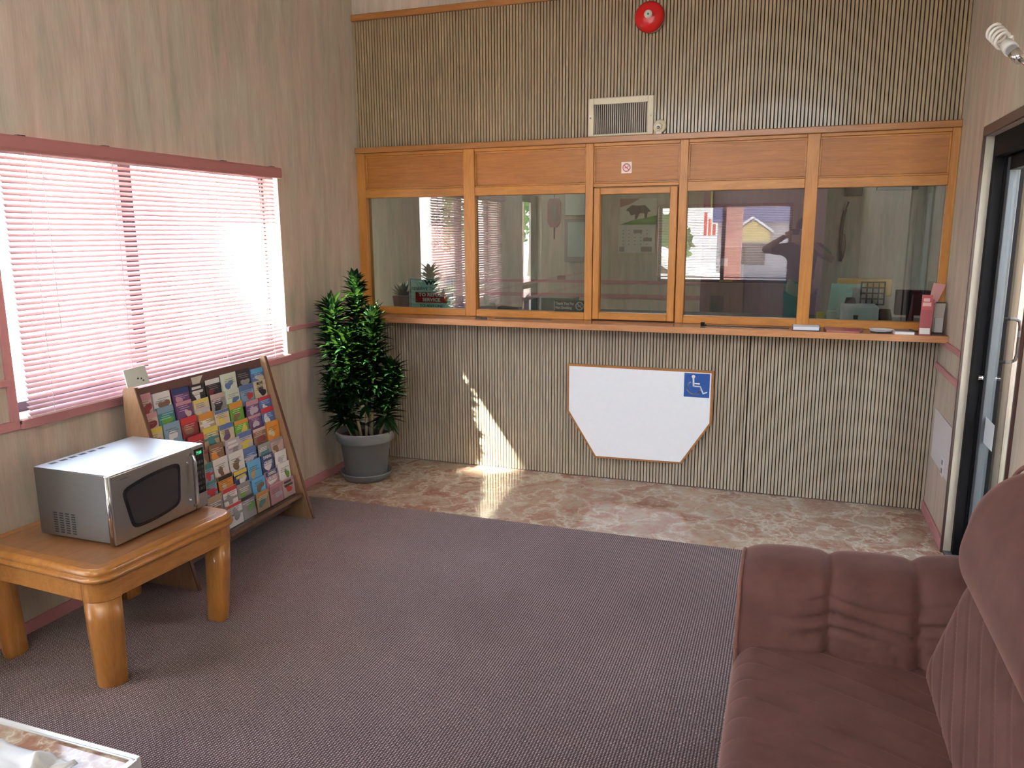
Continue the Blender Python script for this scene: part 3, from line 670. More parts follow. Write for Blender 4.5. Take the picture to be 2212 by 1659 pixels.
cpn=MB(); cpn.box(XD-.001,XD+.001,ym+.008,my1-.008,.548,.742)
cp=obj('key_panel',cpn,M_dark,mw)
obj('display',MB().box(XD+.001,XD+.0016,ym+.014,my1-.014,.712,.735),M_green,cp)
text_mesh('7:10',.019,mat('display_digits',(.05,.35,.14),.3,**{'Emission Color':(.1,.9,.35,1),'Emission Strength':.5}),cp,(XD+.0018,(ym+my1)/2,.7235),(0,1,0),(0,0,1),'display_digits',sx=.9)
kb=MB()
for r in range(6):
    for c in range(3): kb.box(XD+.001,XD+.0017,ym+.015+c*.015,ym+.026+c*.015,.562+r*.023,.574+r*.023)
obj('keypad',kb,mat('key_grey',(.05,.048,.052),.35),cp)
obj('brand_strip',MB().box(XD,XD+.0006,-2.83,-2.79,.728,.733),mat('brand_grey',(.2,.2,.2),.4),do)
vt=MB()
for c in range(4):
    for r in range(9): vt.box(.292+c*.030,.309+c*.030,my0+.0025,my0+.0042,.505+r*.0095,.509+r*.0095)
obj('side_vent',vt,M_text,mw)
vt=MB()
for c in range(6):
    for r in range(4): vt.box(mx0+.022+r*.005,mx0+.025+r*.005,my0+.05+c*.045,my0+.08+c*.045,mz1+.0012,mz1+.0019)
obj('top_vent',vt,M_text,mw)
for x in(mx0+.04,mx1-.05):
    for y in(my0+.05,my1-.05): obj('foot',MB().tube((x,y,ZTB+.001),(x,y,mz0),.014,n=14),M_text,mw)
tgp=obj('rating_sticker',MB().box(.50,.53,my1-.0031,my1-.002,.50,.56),M_signw,mw)

# ------------------------------------------------------------------ brochure rack
RY0,RY1=-2.275,-1.29
rk=thing('brochure_rack','tall slanted wooden brochure rack standing under the window between table and plant','brochure rack',(.2,-1.78,0))
def sidep(y0,y1,dx):
    poly=[(.066,0),(.40+dx,0),(.135+dx,.945),(.115+dx,.947),(.075,.937),(.066,.925)]
    return MB().prism(poly,lambda a,b,t:(a,y0+(y1-y0)*t,b))
for y0,y1,dx in((RY0,RY0+.016,0),(RY1-.016,RY1,-.03)):
    sp=obj('side_panel',sidep(y0,y1,dx),M_rackw,rk)
    obj('edge_band',MB().hexa([(.40+dx,y0,0),(.406+dx,y0,0),(.406+dx,y1,0),(.40+dx,y1,0),(.135+dx,y0,.945),(.141+dx,y0,.945),(.141+dx,y1,.945),(.135+dx,y1,.945)]),M_rackd,sp)
def RF(u,t,d=0):    # u across 0..1 , t height 0..1 , d outwards
    y=RY0+.016+(RY1-RY0-.032)*u; dx=-.03*u
    x=.385+dx+( -.262)*t; z=.02+.915*t
    nx,nz=.961,.275
    return Vector((x+nx*d,y,z+nz*d))
bp=MB(); bp.hexa([RF(0,.08,-.110),RF(0,.08,-.104),RF(1,.08,-.104),RF(1,.08,-.110),RF(0,1.,-.062),RF(0,1.,-.056),RF(1,1.,-.027),RF(1,1.,-.032)])
obj('back_panel',bp,mat('rack_back',(.10,.055,.04),.6),rk)
obj('top_header',MB().hexa([RF(0,.90,-.058),RF(0,.90,-.050),RF(1,.90,-.026),RF(1,.90,-.033),RF(0,1.0,-.056),RF(0,1.0,-.046),RF(1,1.,-.019),RF(1,1.,-.026)]),mat('rack_header',(.12,.055,.05),.5),rk)
lb=MB(); lb.hexa([RF(.42,.950,-.040),RF(.42,.950,-.036),RF(.56,.950,-.034),RF(.56,.950,-.038),RF(.42,.988,-.038),RF(.42,.988,-.034),RF(.56,.988,-.032),RF(.56,.988,-.036)])
obj('header_label',lb,cm((.55,.52,.44)),rk)
NR=9; pitch=.085
for r in range(NR):
    t0=.835-.085*r
    a_,b_=-.062,-.062+.022*t0; c0_,c1_=-.104+.050*t0,-.104+.070*t0; sh=MB(); sh.hexa([RF(0,t0,c0_),RF(0,t0-.006,a_),RF(1,t0-.006,b_),RF(1,t0,c1_),RF(0,t0+.005,c0_),RF(0,t0-.001,a_),RF(1,t0-.001,b_),RF(1,t0+.005,c1_)])
    obj('tier_shelf',sh,M_rackd,rk)
obj('front_pocket',MB().hexa([RF(0,.150,-.016),RF(0,.150,-.014),RF(1,.150,-.014),RF(1,.150,-.016),RF(0,.27,-.016),RF(0,.27,-.014),RF(1,.27,-.014),RF(1,.27,-.016)]),M_acryl,rk)
obj('kick_rail',MB().hexa([RF(0,.13,-.10),RF(0,.13,-.004),RF(1,.13,-.004),RF(1,.13,-.10),RF(0,.150,-.10),RF(0,.150,-.004),RF(1,.150,-.004),RF(1,.150,-.10)]),M_rackd,rk)

mint=(.60,.66,.56); PKW=(.58,.42,.40); DR=(.25,.03,.04); NV=(.03,.05,.17); CRM=(.62,.53,.36); PUR=(.16,.07,.20)
LIL=(.50,.44,.52); GRY=(.30,.28,.29); BLK=(.03,.025,.03); SKY=(.12,.40,.70); GRN=(.14,.36,.05); ORG=(.72,.28,.04); RED=(.55,.03,.04); YEL=(.70,.55,.10); TEAL=(.06,.24,.26); LBL=(.24,.36,.50); PNK=(.55,.27,.33); WHT=(.72,.69,.70); BRN=(.24,.13,.08); BLU=(.10,.17,.42); TAN=(.45,.33,.20)
# (base, header colour, figure colour, words) per pocket, left to right
ROWS=[
 [(PKW,PNK,DR,'pink brochure with a dark red figure'),(WHT,WHT,BRN,'thick white booklet with a small brown picture'),(PUR,NV,PNK,'dark purple brochure with a pink couple'),(BLK,BLK,WHT,'black brochure with bold white title'),(BLK,WHT,DR,'black and dark red brochure with white edge'),(mint,mint,BLU,'pale mint card with a small blue dot'),(BLK,BLK,GRY,'black brochure with a faint grey figure'),(BLU,SKY,CRM,'blue topped brochure with a cream picture')],
 [(PKW,PNK,DR,'pink brochure with a dark red figure'),(TEAL,LBL,GRN,'blue and green brochure'),(PUR,PNK,PKW,'purple brochure with a pale pink picture'),(CRM,YEL,LIL,'cream brochure with yellow band'),(GRY,PKW,BLK,'grey folded leaflet drooping forward'),(mint,mint,BLU,'pale mint card with a small blue dot'),(LBL,BLU,RED,'blue brochure with a small red picture'),(CRM,CRM,BLK,'cream brochure with bold black MOVE OVER title')],
 [(CRM,YEL,TAN,'pale yellow brochure'),(LBL,LBL,WHT,'light blue brochure'),(DR,RED,BRN,'dark brochure with a bright red top'),(TAN,ORG,WHT,'tan brochure with an orange top band'),(CRM,BLU,YEL,'cream brochure with blue top'),(GRN,ORG,BRN,'green brochure with a brown tree'),(PUR,PNK,LIL,'purple brochure with pink header'),(BLU,RED,WHT,'blue brochure with a red label')],
 [(CRM,GRY,TAN,'pale cream brochure'),(LBL,TEAL,WHT,'pale blue brochure'),(DR,RED,BLK,'dark brochure with a bright red top'),(TAN,YEL,TEAL,'tan brochure with a yellow top band'),(CRM,BLU,PUR,'cream and blue brochure'),(GRN,ORG,YEL,'green brochure with orange arch'),(PUR,PNK,LIL,'purple brochure with pink header'),(BLU,RED,WHT,'blue brochure with a red label')],
 [(TEAL,TEAL,WHT,'teal brochure'),(GRY,LIL,WHT,'grey brochure'),(BRN,DR,TAN,'dark brown brochure'),(BRN,BRN,ORG,'brown brochure with an orange picture'),(LIL,LIL,GRY,'lilac booklet with grey print'),(LIL,BLU,YEL,'thick lilac booklet with blue bands'),(BRN,PKW,DR,'reddish brown brochure with people'),(ORG,ORG,CRM,'orange brochure with cream picture')],
 [(GRY,GRY,TAN,'grey brochure'),(TEAL,LBL,WHT,'teal and blue brochure'),(LBL,TEAL,RED,'blue brochure with a red stripe'),(WHT,WHT,BRN,'white brochure with a dark haired figure'),(WHT,WHT,BRN,'white brochure with a dark haired figure'),(BLU,BLU,LIL,'thick blue booklet with lilac bands'),(GRY,GRY,TEAL,'dark grey brochure with teal picture'),(PKW,GRY,BRN,'pinkish grey brochure with a figure')],
 [(TAN,CRM,BRN,'tan brochure'),(GRY,LBL,WHT,'grey blue brochure'),(LBL,TEAL,RED,'blue brochure with a red stripe'),(ORG,BLK,CRM,'orange and yellow brochure with black header'),(NV,YEL,WHT,'navy brochure with yellow block title'),(SKY,SKY,TAN,'sky blue brochure'),(NV,NV,WHT,'navy brochure titled DINING CRUISES'),(WHT,WHT,LIL,'plain white curled leaflet')],
 [(GRY,GRY,NV,'grey brochure with navy picture'),(NV,BLU,GRY,'navy brochure'),(GRY,TAN,BRN,'grey brochure with a portrait'),(WHT,RED,GRY,'white brochure with a red top band'),(GRY,GRY,GRN,'grey green brochure'),(SKY,SKY,BRN,'sky blue brochure with a brown picture'),(PNK,NV,WHT,'pink brochure, navy DINING CRUISES header'),(WHT,WHT,GRN,'white curled leaflet with green foot')],
 [(NV,NV,LBL,'navy blue brochure'),(GRY,GRY,BLK,'grey brochure'),(PKW,GRY,RED,'pinkish brochure with a red corner'),(WHT,RED,GRY,'white brochure with a red top band'),(GRY,BLK,GRN,'grey green brochure with dark edge'),(TAN,ORG,TEAL,'tan brochure with an orange top'),(PNK,PNK,LIL,'plain pink brochure'),(PKW,PNK,RED,'pale pink brochure with red print')]]
ORD=['top','second','third','fourth','fifth','sixth','seventh','eighth','bottom']
CO=['leftmost','second from left','third from left','fourth from left','fifth from left','third from right','second from right','rightmost']
for r,row in enumerate(ROWS):
    t0=.835-.085*r
    for c,(bs,hd_,fg,desc) in enumerate(row):
        u0=(c+.02+random.uniform(-.02,.02))/8; u1=u0+random.uniform(.90,.965)/8
        bulk=random.choice((.003,.005,.008,.011))
        if 'thick' in desc: bulk=.013
        if desc.startswith('pale mint'): bulk=.013
        top=t0+.122+random.uniform(-.014,.012)
        lean=random.uniform(-.003,.004)
        d0=-.020+lean; 
        if 'drooping' in desc: top-=.01
        pa=RF(u0,t0+.004,0)
        mb=MB()
        Q=RF; sk=.022*(u0+u1)/2*t0; df=-.050+sk+lean; dt_=-.030+sk+lean*2; bb=bulk
        bot=[Q(u0,t0+.006,df-bb),Q(u0,t0+.006,df),Q(u1,t0+.006,df),Q(u1,t0+.006,df-bb)]
        tp=[Q(u0,top,dt_-bb),Q(u0,top,dt_),Q(u1,top,dt_),Q(u1,top,dt_-bb)]
        mb.hexa(bot+tp)
        # per face colours: page block sides paler
        br_=obj('brochure',mb,[cm(bs)],None)
        def onf(ua,ub,ta,tb,e=.0008):
            f=lambda uu,tt:bot[1].lerp(bot[2],uu).lerp(tp[1].lerp(tp[2],uu),tt)
            nrm=(bot[2]-bot[1]).cross(tp[1]-bot[1]).normalized()
            if nrm.x<0: nrm=-nrm
            q=[f(ua,ta),f(ub,ta),f(ub,tb),f(ua,tb)]
            m=MB(); m.hexa([q[0],q[1],q[1]+nrm*e,q[0]+nrm*e,q[3],q[2],q[2]+nrm*e,q[3]+nrm*e]); return m,nrm,f
        hh=random.uniform(.72,.86)
        m,nrm,f=onf(0.01,.99,hh,.985)
        obj('cover_header',m,cm(hd_),br_)
        # printed picture: irregular blob, shape varies per cover
        pc=random.uniform(.3,.7); pw=random.uniform(.16,.34); ph_=random.uniform(.16,.26); pz=random.uniform(.38,.5); pts=[]
        for k in range(14):
            a=2*PI*k/14; rr_=1+.28*math.sin(2*a+c*1.3)+.18*math.sin(3*a+r)
            pts.append(f(min(.97,max(.03,pc+pw*rr_*math.cos(a))),min(hh-.03,max(.05,pz+ph_*rr_*math.sin(a)))))
        m=MB(); m.add([p+nrm*.0003 for p in pts]+[p+nrm*.0009 for p in pts],[tuple(range(13,-1,-1)),tuple(range(14,28))]+[(q,(q+1)%14,14+(q+1)%14,14+q) for q in range(14)])
        obj('cover_picture',m,cm(fg),br_)
        m=MB()
        for k in range(3):
            a0=random.uniform(.06,.3); a1=random.uniform(.6,.93); zq=hh-.07-.085*k
            qa,_,_=onf(a0,a1,zq,zq+.028,.0011); m.add(qa.v,qa.f)
        dark=sum(bs)>1.0
        obj('cover_print',m,cm(tuple(x*.45 for x in bs) if dark else tuple(min(.8,x*2+.18) for x in bs)),br_)
        if 'title' in desc or 'DINING' in desc or 'MOVE' in desc or 'print' in desc:
            tx=cm(WHT) if 'white' in desc or 'DINING' in desc or 'grey' in desc else cm(YEL) if 'yellow' in desc else cm(BLK)
            if 'DINING' in desc or 'MOVE' in desc:
                ws=('DINING','CRUISES') if 'DINING' in desc else ('MOVE','OVER')
                X=(bot[2]-bot[1]).normalized(); Y=(tp[1]-bot[1]).normalized()
                for i,wd in enumerate(ws): text_mesh(wd,.024,tx,br_,f(.5,.86-.26*i)+nrm*.0015,X,Y,'cover_title',sx=.85,bold=.0006)
            else:
                for i in range(2):
                    m,_,_=onf(.15,.85-.1*i,.58+.2*i,.70+.2*i,.0016); obj('cover_title',m,tx,br_)
        elif 'band' in desc or 'stripe' in desc:
            m,_,_=onf(.0,1,.45,.55,.0014); obj('cover_stripe',m,cm(fg),br_)
        side='' if r<8 else ', behind plastic'
        tag(br_,'%s, %s rack row, %s%s'%(desc,ORD[r],CO[c],side),'brochure','brochures in the slanted wooden rack')
# cards lying on the left top corner of the rack
cd=obj('white_card',MB().hexa([(.082,-2.262,.938),(.088,-2.262,.938),(.088,-2.13,.938),(.082,-2.13,.938),(.068,-2.265,1.02),(.074,-2.265,1.02),(.074,-2.14,1.025),(.068,-2.14,1.025)]),cm((.62,.66,.62)),None)
tag(cd,'white card with small dots propped on the left end of the rack top','card')
obj('card_print',MB().box(.0832,.0842,-2.18,-2.172,.965,.972).box(.0848,.0858,-2.17,-2.162,.955,.962).box(.0827,.0837,-2.20,-2.19,.968,.975),M_text,cd)

# ------------------------------------------------------------------ dracaena
pl=thing('potted_dracaena','tall bushy dark green dracaena in a grey plastic pot and saucer','potted plant',(.262,-.50,0))
PC=(.262,-.50,0.0)
obj('saucer',MB().lathe([(.001,.004),(.13,.004),(.145,.0045),(.172,.048),(.176,.056),(.170,.058),(.150,.018),(.001,.014)],PC,48),M_pot,pl)
obj('pot',MB().lathe([(.001,.0145),(.130,.0145),(.134,.02),(.166,.26),(.178,.262),(.190,.275),(.198,.33),(.196,.338),(.188,.338),(.176,.29),(.001,.285)],PC,56),M_pot,pl)
obj('soil',MB().lathe([(.001,.29),(.174,.29),(.174,.296),(.001,.30)],PC,40),M_soil,pl)
rnd=random.Random(3)
def leaf(mb,base,dirv,L,wd,droop):
    dirv=dirv.normalized(); side=dirv.cross(Vector((0,0,1)))
    if side.length<.05: side=Vector((1,0,0))
    side.normalize(); n=6; rows=[]
    up=side.cross(dirv).normalized(); tw=rnd.uniform(-.4,.4)
    for i in range(n+1):
        t=i/n; c=base+dirv*L*t+Vector((0,0,-1))*droop*L*t*t
        w=wd*(math.sin(PI*min(1,t*.85+.12)))**.8*(1-t**5)
        s=(side*math.cos(tw*t)+up*math.sin(tw*t))
        rows.append([c-s*w*.5+up*w*.22,c,c+s*w*.5+up*w*.22])
    vs=[p for r in rows for p in r]; fs=[]
    for i in range(n):
        for k in(0,1): fs.append((i*3+k,i*3+k+1,(i+1)*3+k+1,(i+1)*3+k))
    # keep inside the room corner
    if all(v.x>.012 and v.y<-.03 for v in vs): mb.add(vs,fs,0,True)
canes=[ # base offset, bottom of foliage, top, (x,y) at top, radius, count
 ((-.03,-.04),.72,1.17,(.150,-.66),.165,330),
 ((.03,.02),.78,1.33,(.265,-.55),.130,330),
 ((.0,-.05),.56,.98,(.225,-.64),.165,300),
 ((.05,.0),.62,1.10,(.365,-.53),.155,300),
 ((-.07,-.05),.40,.70,(.175,-.68),.165,280),
 ((.10,.02),.40,.76,(.450,-.46),.150,280),
 ((.02,-.02),.50,.78,(.31,-.54),.13,160)]
for (ox,oy),z0,z1,(tx,ty),rad,cnt in canes:
    bx,by=PC[0]+ox,PC[1]+oy
    pts=[Vector((bx+(tx-bx)*min(1,(t*1.35)),by+(ty-by)*min(1,t*1.35),.29+(z1-.03-.29)*t)) for t in [i/8 for i in range(9)]]
    cn=obj('cane',MB().path(pts,[.011-.0007*i for i in range(9)],8),M_stem,pl)
    mb=MB()
    for i in range(cnt):
        f=i/cnt; z=z0+(z1-z0)*f
        t=(z-.29)/(z1-.03-.29); t=min(1,t); k=min(7,int(t*8)); c=pts[k].lerp(pts[k+1],min(1,t*8-k))
        c=Vector((c.x,c.y,min(z,z1)))
        az=i*2.39996+rnd.uniform(-.3,.3); el=rnd.uniform(.05,.85)+ (f**4)*.4
        if f<.10: el-=.55
        L=rad*rnd.uniform(.8,1.1)*(1-.1*f)
        leaf(mb,c,Vector((math.cos(az)*math.cos(el),math.sin(az)*math.cos(el),math.sin(el))),L,rnd.uniform(.028,.042),rnd.uniform(.02,.30))
    obj('foliage',mb,M_leaf,cn,fixn=False,weld=False)

# ------------------------------------------------------------------ sofa
so=thing('sofa','mauve brown velvet sofa with channelled arm along the right wall','sofa',(3.25,-3.2,0))
YS=-4.45
# plinth / body
bd=MB(); bd.box(2.85,3.66,YS+.05,-2.42,.04,.34); obj('base',bd,M_velvet,so,bevel=.03,seg=3)
for x in(2.92,3.58):
    for y in(YS+.15,-2.55): obj('foot',MB().box(x-.025,x+.025,y-.025,y+.025,.004,.05),M_brown,so)
# arm + wraparound back : sweep along a path
path=[]
for i in range(60):
    s=i/59
    path.append(s)
Lx=.86; R=.17
def sweep(s):   # s metres along path; returns centre (x,y) and inward normal
    x0=2.812; yc=-2.555
    if s<Lx: return x0+s,yc,(0,-1)
    s2=s-Lx; arcl=R*PI/2
    if s2<arcl:
        a=s2/R; return x0+Lx+R*math.sin(a),yc-R*(1-math.cos(a)),(-math.sin(a),-math.cos(a))
    return x0+Lx+R,yc-R-(s2-arcl),(-1,0)
seams=[0.245,.475,.625,.76]
SL=Lx
def armf(u,v):
    # v along path, u around profile
    s=v*SL; cx,cy,n=sweep(s)
    dmin=min(abs(s-q) for q in seams); 
    idx=sum(1 for q in seams if q<s)
    pin=math.exp(-(dmin/.016)**2)*.85+math.exp(-(dmin/.055)**2)*.45
    endf=1-math.exp(-((s)/.03))*.12
    an=u*2*PI
    # profile: superellipse, leaning
    w=.165; 
    top=.655+ .02*min(1,s/.6) + .05*max(0,(s-.45)/.4)
    zc=(top+.20)/2; hh=(top-.20)/2
    ca,sa=math.cos(an),math.sin(an); e=.62
    px=math.copysign(abs(ca)**e,ca)*w; pz=math.copysign(abs(sa)**e,sa)*hh
    # inward leaning belly lower down on inner side
    bel=.045*math.exp(-((pz/hh+.15)/.55)**2) if px>0 else 0
    k=1-.09*pin
    wr=0
    if px>-.05:
        amp=(math.exp(-(dmin/.10)**2)+(.35 if .245<s else 0))*(1-.3*pin)
        zf=zc+pz
        ph=noise.noise(Vector((s*5,zf*6,idx)))*2.2
        wr=amp*.021*(abs(math.sin(zf*62+(s-.3)*7*(1 if idx%2 else -1)+ph*1.6))**.6-.6)*min(1,max(0,(0.66-zf)/.12))
    px=(px+bel)*k+wr; pz=pz*(1-.045*pin)*endf
    return (cx+n[0]*px,cy+n[1]*px,zc+pz)
am=MB(); am.grid(armf,216,420,closed_u=True)
# cap ends
c0=[armf(i/216,0) for i in range(216)]
cen=Vector((sum(p[0] for p in c0)/216-.012,sum(p[1] for p in c0)/216,sum(p[2] for p in c0)/216))
am.add(c0+[tuple(cen)],[((i+1)%216,i,216) for i in range(216)],0,True)
obj('armrest',am,M_velvet,so,fixn=True)
pp_=[armf(i/216,0) for i in range(216)]; pp_=[(p[0]-.004,p[1],p[2]) for p in pp_]
c1=[armf(i/216,1) for i in range(216)]
bk_=MB(); bk_.box(3.50,3.69,YS+.05,-2.78,.30,.86); obj('back_frame',bk_,M_velvet,so,bevel=.05,seg=4)
obj('arm_piping',MB().path([p for p in pp_]+[pp_[0]],.006,8),M_pipe,so)
# seat cushion
def cushion(x0,x1,y0,y1,z0,z1,r,nx=60,ny=100,fn=None):
    mb=MB(); cx,cy,cz=(x0+x1)/2,(y0+y1)/2,(z0+z1)/2
    def side(sgn):
        def f(u,v):
            a=2*u-1; b=2*v-1
            a=math.copysign(abs(a)**.8,a) if False else a
            X=cx+a*(x1-x0)/2; Y=cy+b*(y1-y0)/2
            ex=max(0,abs(X-cx)-((x1-x0)/2-r))/r; ey=max(0,abs(Y-cy)-((y1-y0)/2-r))/r
            e=min(1,math.hypot(ex,ey)); h=math.sqrt(max(0,1-e*e))
            # pull the outline corner in
            if ex>0 and ey>0 and math.hypot(ex,ey)>1:
                q=math.hypot(ex,ey); X=cx+math.copysign((x1-x0)/2-r+r*ex/q,X-cx); Y=cy+math.copysign((y1-y0)/2-r+r*ey/q,Y-cy)
            Z=cz+sgn*((z1-z0)/2)*h
            if fn and sgn>0: Z+=fn(X,Y)*h
            return (X,Y,Z)
        return f
    mb.grid(side(1),nx,ny); mb.grid(side(-1),nx,ny); return mb
def quilt(X,Y):
    d=(Y+X*.38+.10*(X-2.8)**2)
    p=(d%.088)/.088
    return -.0038*math.exp(-(min(p,1-p)/.045)**2)+.010*math.sin(PI*min(1,max(0,(X-2.8)/.55)))
obj('seat_cushion',cushion(2.80,3.40,YS+.06,-2.665,.26,.440,.075,90,420,quilt),M_velvet,so)
# lower back cushion (upright, leaning)
def upright(y0,y1,z0,z1,xf,th,r,qfn=None,lean=.25,nu=200,nv=60,sag=0):
    mb=MB(); cy=(y0+y1)/2; cz=(z0+z1)/2; hy_=(y1-y0)/2; hz=(z1-z0)/2
    def side(sgn):
        def f(u,v):
            Y=cy+(2*u-1)*hy_; Z=cz+(2*v-1)*hz
            ey=max(0,abs(Y-cy)-(hy_-r))/r; ez=max(0,abs(Z-cz)-(hz-r))/r
            q=math.hypot(ey,ez)
            if q>1: Y=cy+math.copysign(hy_-r+r*ey/q,Y-cy) if ey>0 else Y; Z=cz+math.copysign(hz-r+r*ez/q,Z-cz) if ez>0 else Z
            h=math.sqrt(max(0,1-min(1,q)**2))
            X=xf+th/2+(Z-z0)*lean-sgn*th/2*h
            if qfn and sgn>0: X-=qfn(Y,Z)*h
            return (X,Y,Z)
        return f
    mb.grid(side(1),nu,nv); mb.grid(side(-1),nu,nv); return mb
def q2(Y,Z):
    d=Z-.55*Y; p=(d%.075)/.075
    return -.0035*math.exp(-(min(p,1-p)/.05)**2)
obj('lower_back_cushion',upright(YS+.06,-2.665,.36,.80,3.27,.20,.13,q2,.30,420,70),M_velvet,so)
def pil(y0,y1):
    o=obj('back_pillow',upright(y0,y1,.655,1.02,3.335,.27,.15,None,.22,160,60),M_velvet,so)
    mb=MB(); pts=[]; cy=(y0+y1)/2; hy_=(y1-y0)/2; z0,z1=.655,1.02; cz=(z0+z1)/2; hz=(z1-z0)/2; r=.12
    for i in range(81):
        a=2*PI*i/80; ca,sa=math.cos(a),math.sin(a)
        Y=cy+(hy_-r)*(1 if ca>0 else -1)+r*ca if abs(ca)>1e-6 else cy; Z=cz+(hz-r)*(1 if sa>0 else -1)+r*sa
        pts.append((3.36+.13+(Z-z0)*.22-.06,Y,Z))
    obj('pillow_piping',MB().path(pts,.006,8),M_pipe,o)
pil(-3.45,-2.565); pil(-4.35,-3.48)

# ------------------------------------------------------------------ coffee table corner, bottom left
cf=thing('coffee_table','low table corner with pinkish marble top and bright white rim','table',(.95,-4.0,0))
obj('table_top',MB().box(.42,1.515,-4.45,-3.725,.39,.418),mat('x',(1,1,1)) if False else M_marble,cf)
rm=MB(); rm.box(.40,1.53,-3.725,-3.708,.385,.424); rm.box(1.515,1.53,-4.47,-3.725,.385,.424); rm.box(.40,.42,-4.47,-3.725,.385,.424); rm.box(.42,1.515,-4.47,-4.45,.385,.424)
obj('rim',rm,mat('white_rim',(.85,.9,.92),.15,.3),cf,bevel=.003)
for x in(.46,1.47):
    for y in(-4.41,-3.77): obj('leg',MB().box(x-.03,x+.03,y-.03,y+.03,.004,.39),M_alum,cf,bevel=.004)
cl=MB()
def clf(u,v):
    x=.62+.80*u; y=-4.38+.60*v
    f=noise.noise(Vector((x*7,y*7,0)))*.03+abs(noise.noise(Vector((x*17+3+4*noise.noise(Vector((x*5,y*5,1))),y*8,2))))*.075
    ed=min(u,1-u,v,1-v); k=min(1,ed/.12)
    yy=y+.02*noise.noise(Vector((x*9,0,5)))
    xx=x+.03*noise.noise(Vector((0,y*9,7)))-(.10*(1-u) if v>.8 else 0)
    return (xx,yy,.421+max(0,f)*1.3*(.3+.7*k)+.002)
cl.grid(clf,90,70)
c_=obj('crumpled_cloth',cl,mat('cloth_white',(.72,.76,.82),.7),fixn=False); tag(c_,'crumpled white cloth lying on the marble topped table at bottom left','cloth')
mo=c_.modifiers.new('s','SOLIDIFY'); mo.thickness=.0015; mo.offset=1

# ------------------------------------------------------------------ office behind the glass
OY=3.0
struct('wall_office_back',MB().box(-.5,2.2,OY,OY+.1,0,2.7),M_wp)
struct('wall_office_left',MB().box(-.5,-.4,.10,OY,0,2.7),M_wp)
struct('wall_office_right',MB().box(4.1,4.2,.10,OY,0,2.7),M_wp)
struct('wall_office_side',MB().box(3.115,4.1,2.2,2.3,0,2.7),M_wp)
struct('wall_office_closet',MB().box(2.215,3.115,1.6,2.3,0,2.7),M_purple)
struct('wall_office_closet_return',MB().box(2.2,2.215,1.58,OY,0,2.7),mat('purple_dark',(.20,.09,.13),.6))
struct('ceiling_office',MB().box(-.5,4.2,.10,OY,2.7,2.75),M_ceil)
struct('floor_office',MB().box(-.5,4.2,0,OY,-.08,0),M_carpet)
struct('trim_8',MB().box(-.5,2.2,OY-.013,OY,.96,1.0).box(-.5,2.2,OY-.013,OY,1.11,1.14),M_pink)
dk=thing('office_desk','long dark desk top behind the glass below the office windows','desk',(1.8,.45,0))
obj('desk_top',MB().box(.0,3.70,.11,.78,1.03,1.06),mat('desk_dark',(.10,.09,.09),.5),dk)
for x in(.05,1.2,2.4,3.6): obj('desk_panel',MB().box(x,x+.03,.14,.76,0,1.03),mat('desk_dark',(.10,.09,.09),.5),dk)
cm2=cm
def prop(name,label,cat,mb,m,**k):
    o=obj(name,mb,m,**k); tag(o,label,cat); return o
# purple wall items
cb_=thing('tall_cabinet','brown red cabinet against the purple wall, seen through the glass','cabinet',(2.4,1.5,0))
obj('cabinet_body',MB().box(2.262,2.545,1.40,1.60,0,1.50),cm((.20,.09,.09)),cb_)
obj('cabinet_label',MB().box(2.37,2.42,1.396,1.40,1.36,1.42),cm((.45,.42,.5)),cb_)
obj('cabinet_lettering',MB().box(2.36,2.46,1.396,1.40,1.24,1.25),cm((.5,.35,.1)),cb_)
obj('dark_opening',MB().box(2.30,2.40,1.396,1.40,.95,1.13),M_text,cb_)
prop('door_post','narrow red brown post at the left edge of the purple wall','post',MB().box(2.22,2.262,1.52,1.58,0,2.6),cm((.24,.10,.11)))
prop('brass_strip','thin brass strip on the post by the purple wall','strip',MB().box(2.262,2.275,1.50,1.515,1.40,2.15),cm((.5,.42,.16)))
ta=prop('hanging_towel','teal green towel hanging beside the fourth office post','towel',MB().hexa([(2.86,.30,1.09),(2.97,.30,1.09),(2.97,.36,1.09),(2.86,.36,1.09),(2.85,.33,1.31),(2.94,.33,1.31),(2.94,.36,1.31),(2.85,.36,1.31)]),cm((.10,.24,.24)))
# calendar
ca=thing('wall_calendar','wall calendar with a horse picture above the date grid, behind the hatch','calendar',(1.42,OY,1.7))
xa,xb=1.228,1.60
obj('picture_page',MB().box(xa,xb,OY-.012,OY-.008,1.70,1.955),cm((.62,.58,.50)),ca)
obj('grass_print',MB().prism([(xa,1.70),(xb,1.70),(xb,1.79),(xb-.12,1.765),(xa+.12,1.74)],lambda a,b,t:(a,OY-.012-.001*t,b)),cm((.10,.26,.05)),ca)
hz=MB()
hb=[(.08,.16),(.12,.19),(.18,.185),(.25,.19),(.28,.16),(.31,.13),(.28,.12),(.27,.06),(.25,.06),(.245,.11),(.20,.11),(.17,.05),(.15,.05),(.155,.10),(.11,.09),(.09,.13),(.06,.14)]
hz.prism([(xa+a,1.70+b) for a,b in hb],lambda a,b,t:(a,OY-.013-.001*t,b)); obj('horse_print',hz,cm((.09,.07,.055)),ca)
obj('leaf_print',MB().prism([(xa,1.87),(xa+.10,1.90),(xa+.2,1.955),(xa,1.955)],lambda a,b,t:(a,OY-.012-.001*t,b)),cm((.32,.14,.09)),ca)
obj('date_page',MB().box(xa-.01,xb-.01,OY-.014,OY-.010,1.42,1.70),cm((.58,.56,.52)),ca)
dg=MB()
for (x,z,w_,h_) in((.14,1.615,.09,.035),(.24,1.535,.09,.035),(.0,1.432,.05,.05),(.22,1.432,.11,.05)): dg.box(xa+x,xa+x+w_,OY-.0155,OY-.0142,z,z+h_)
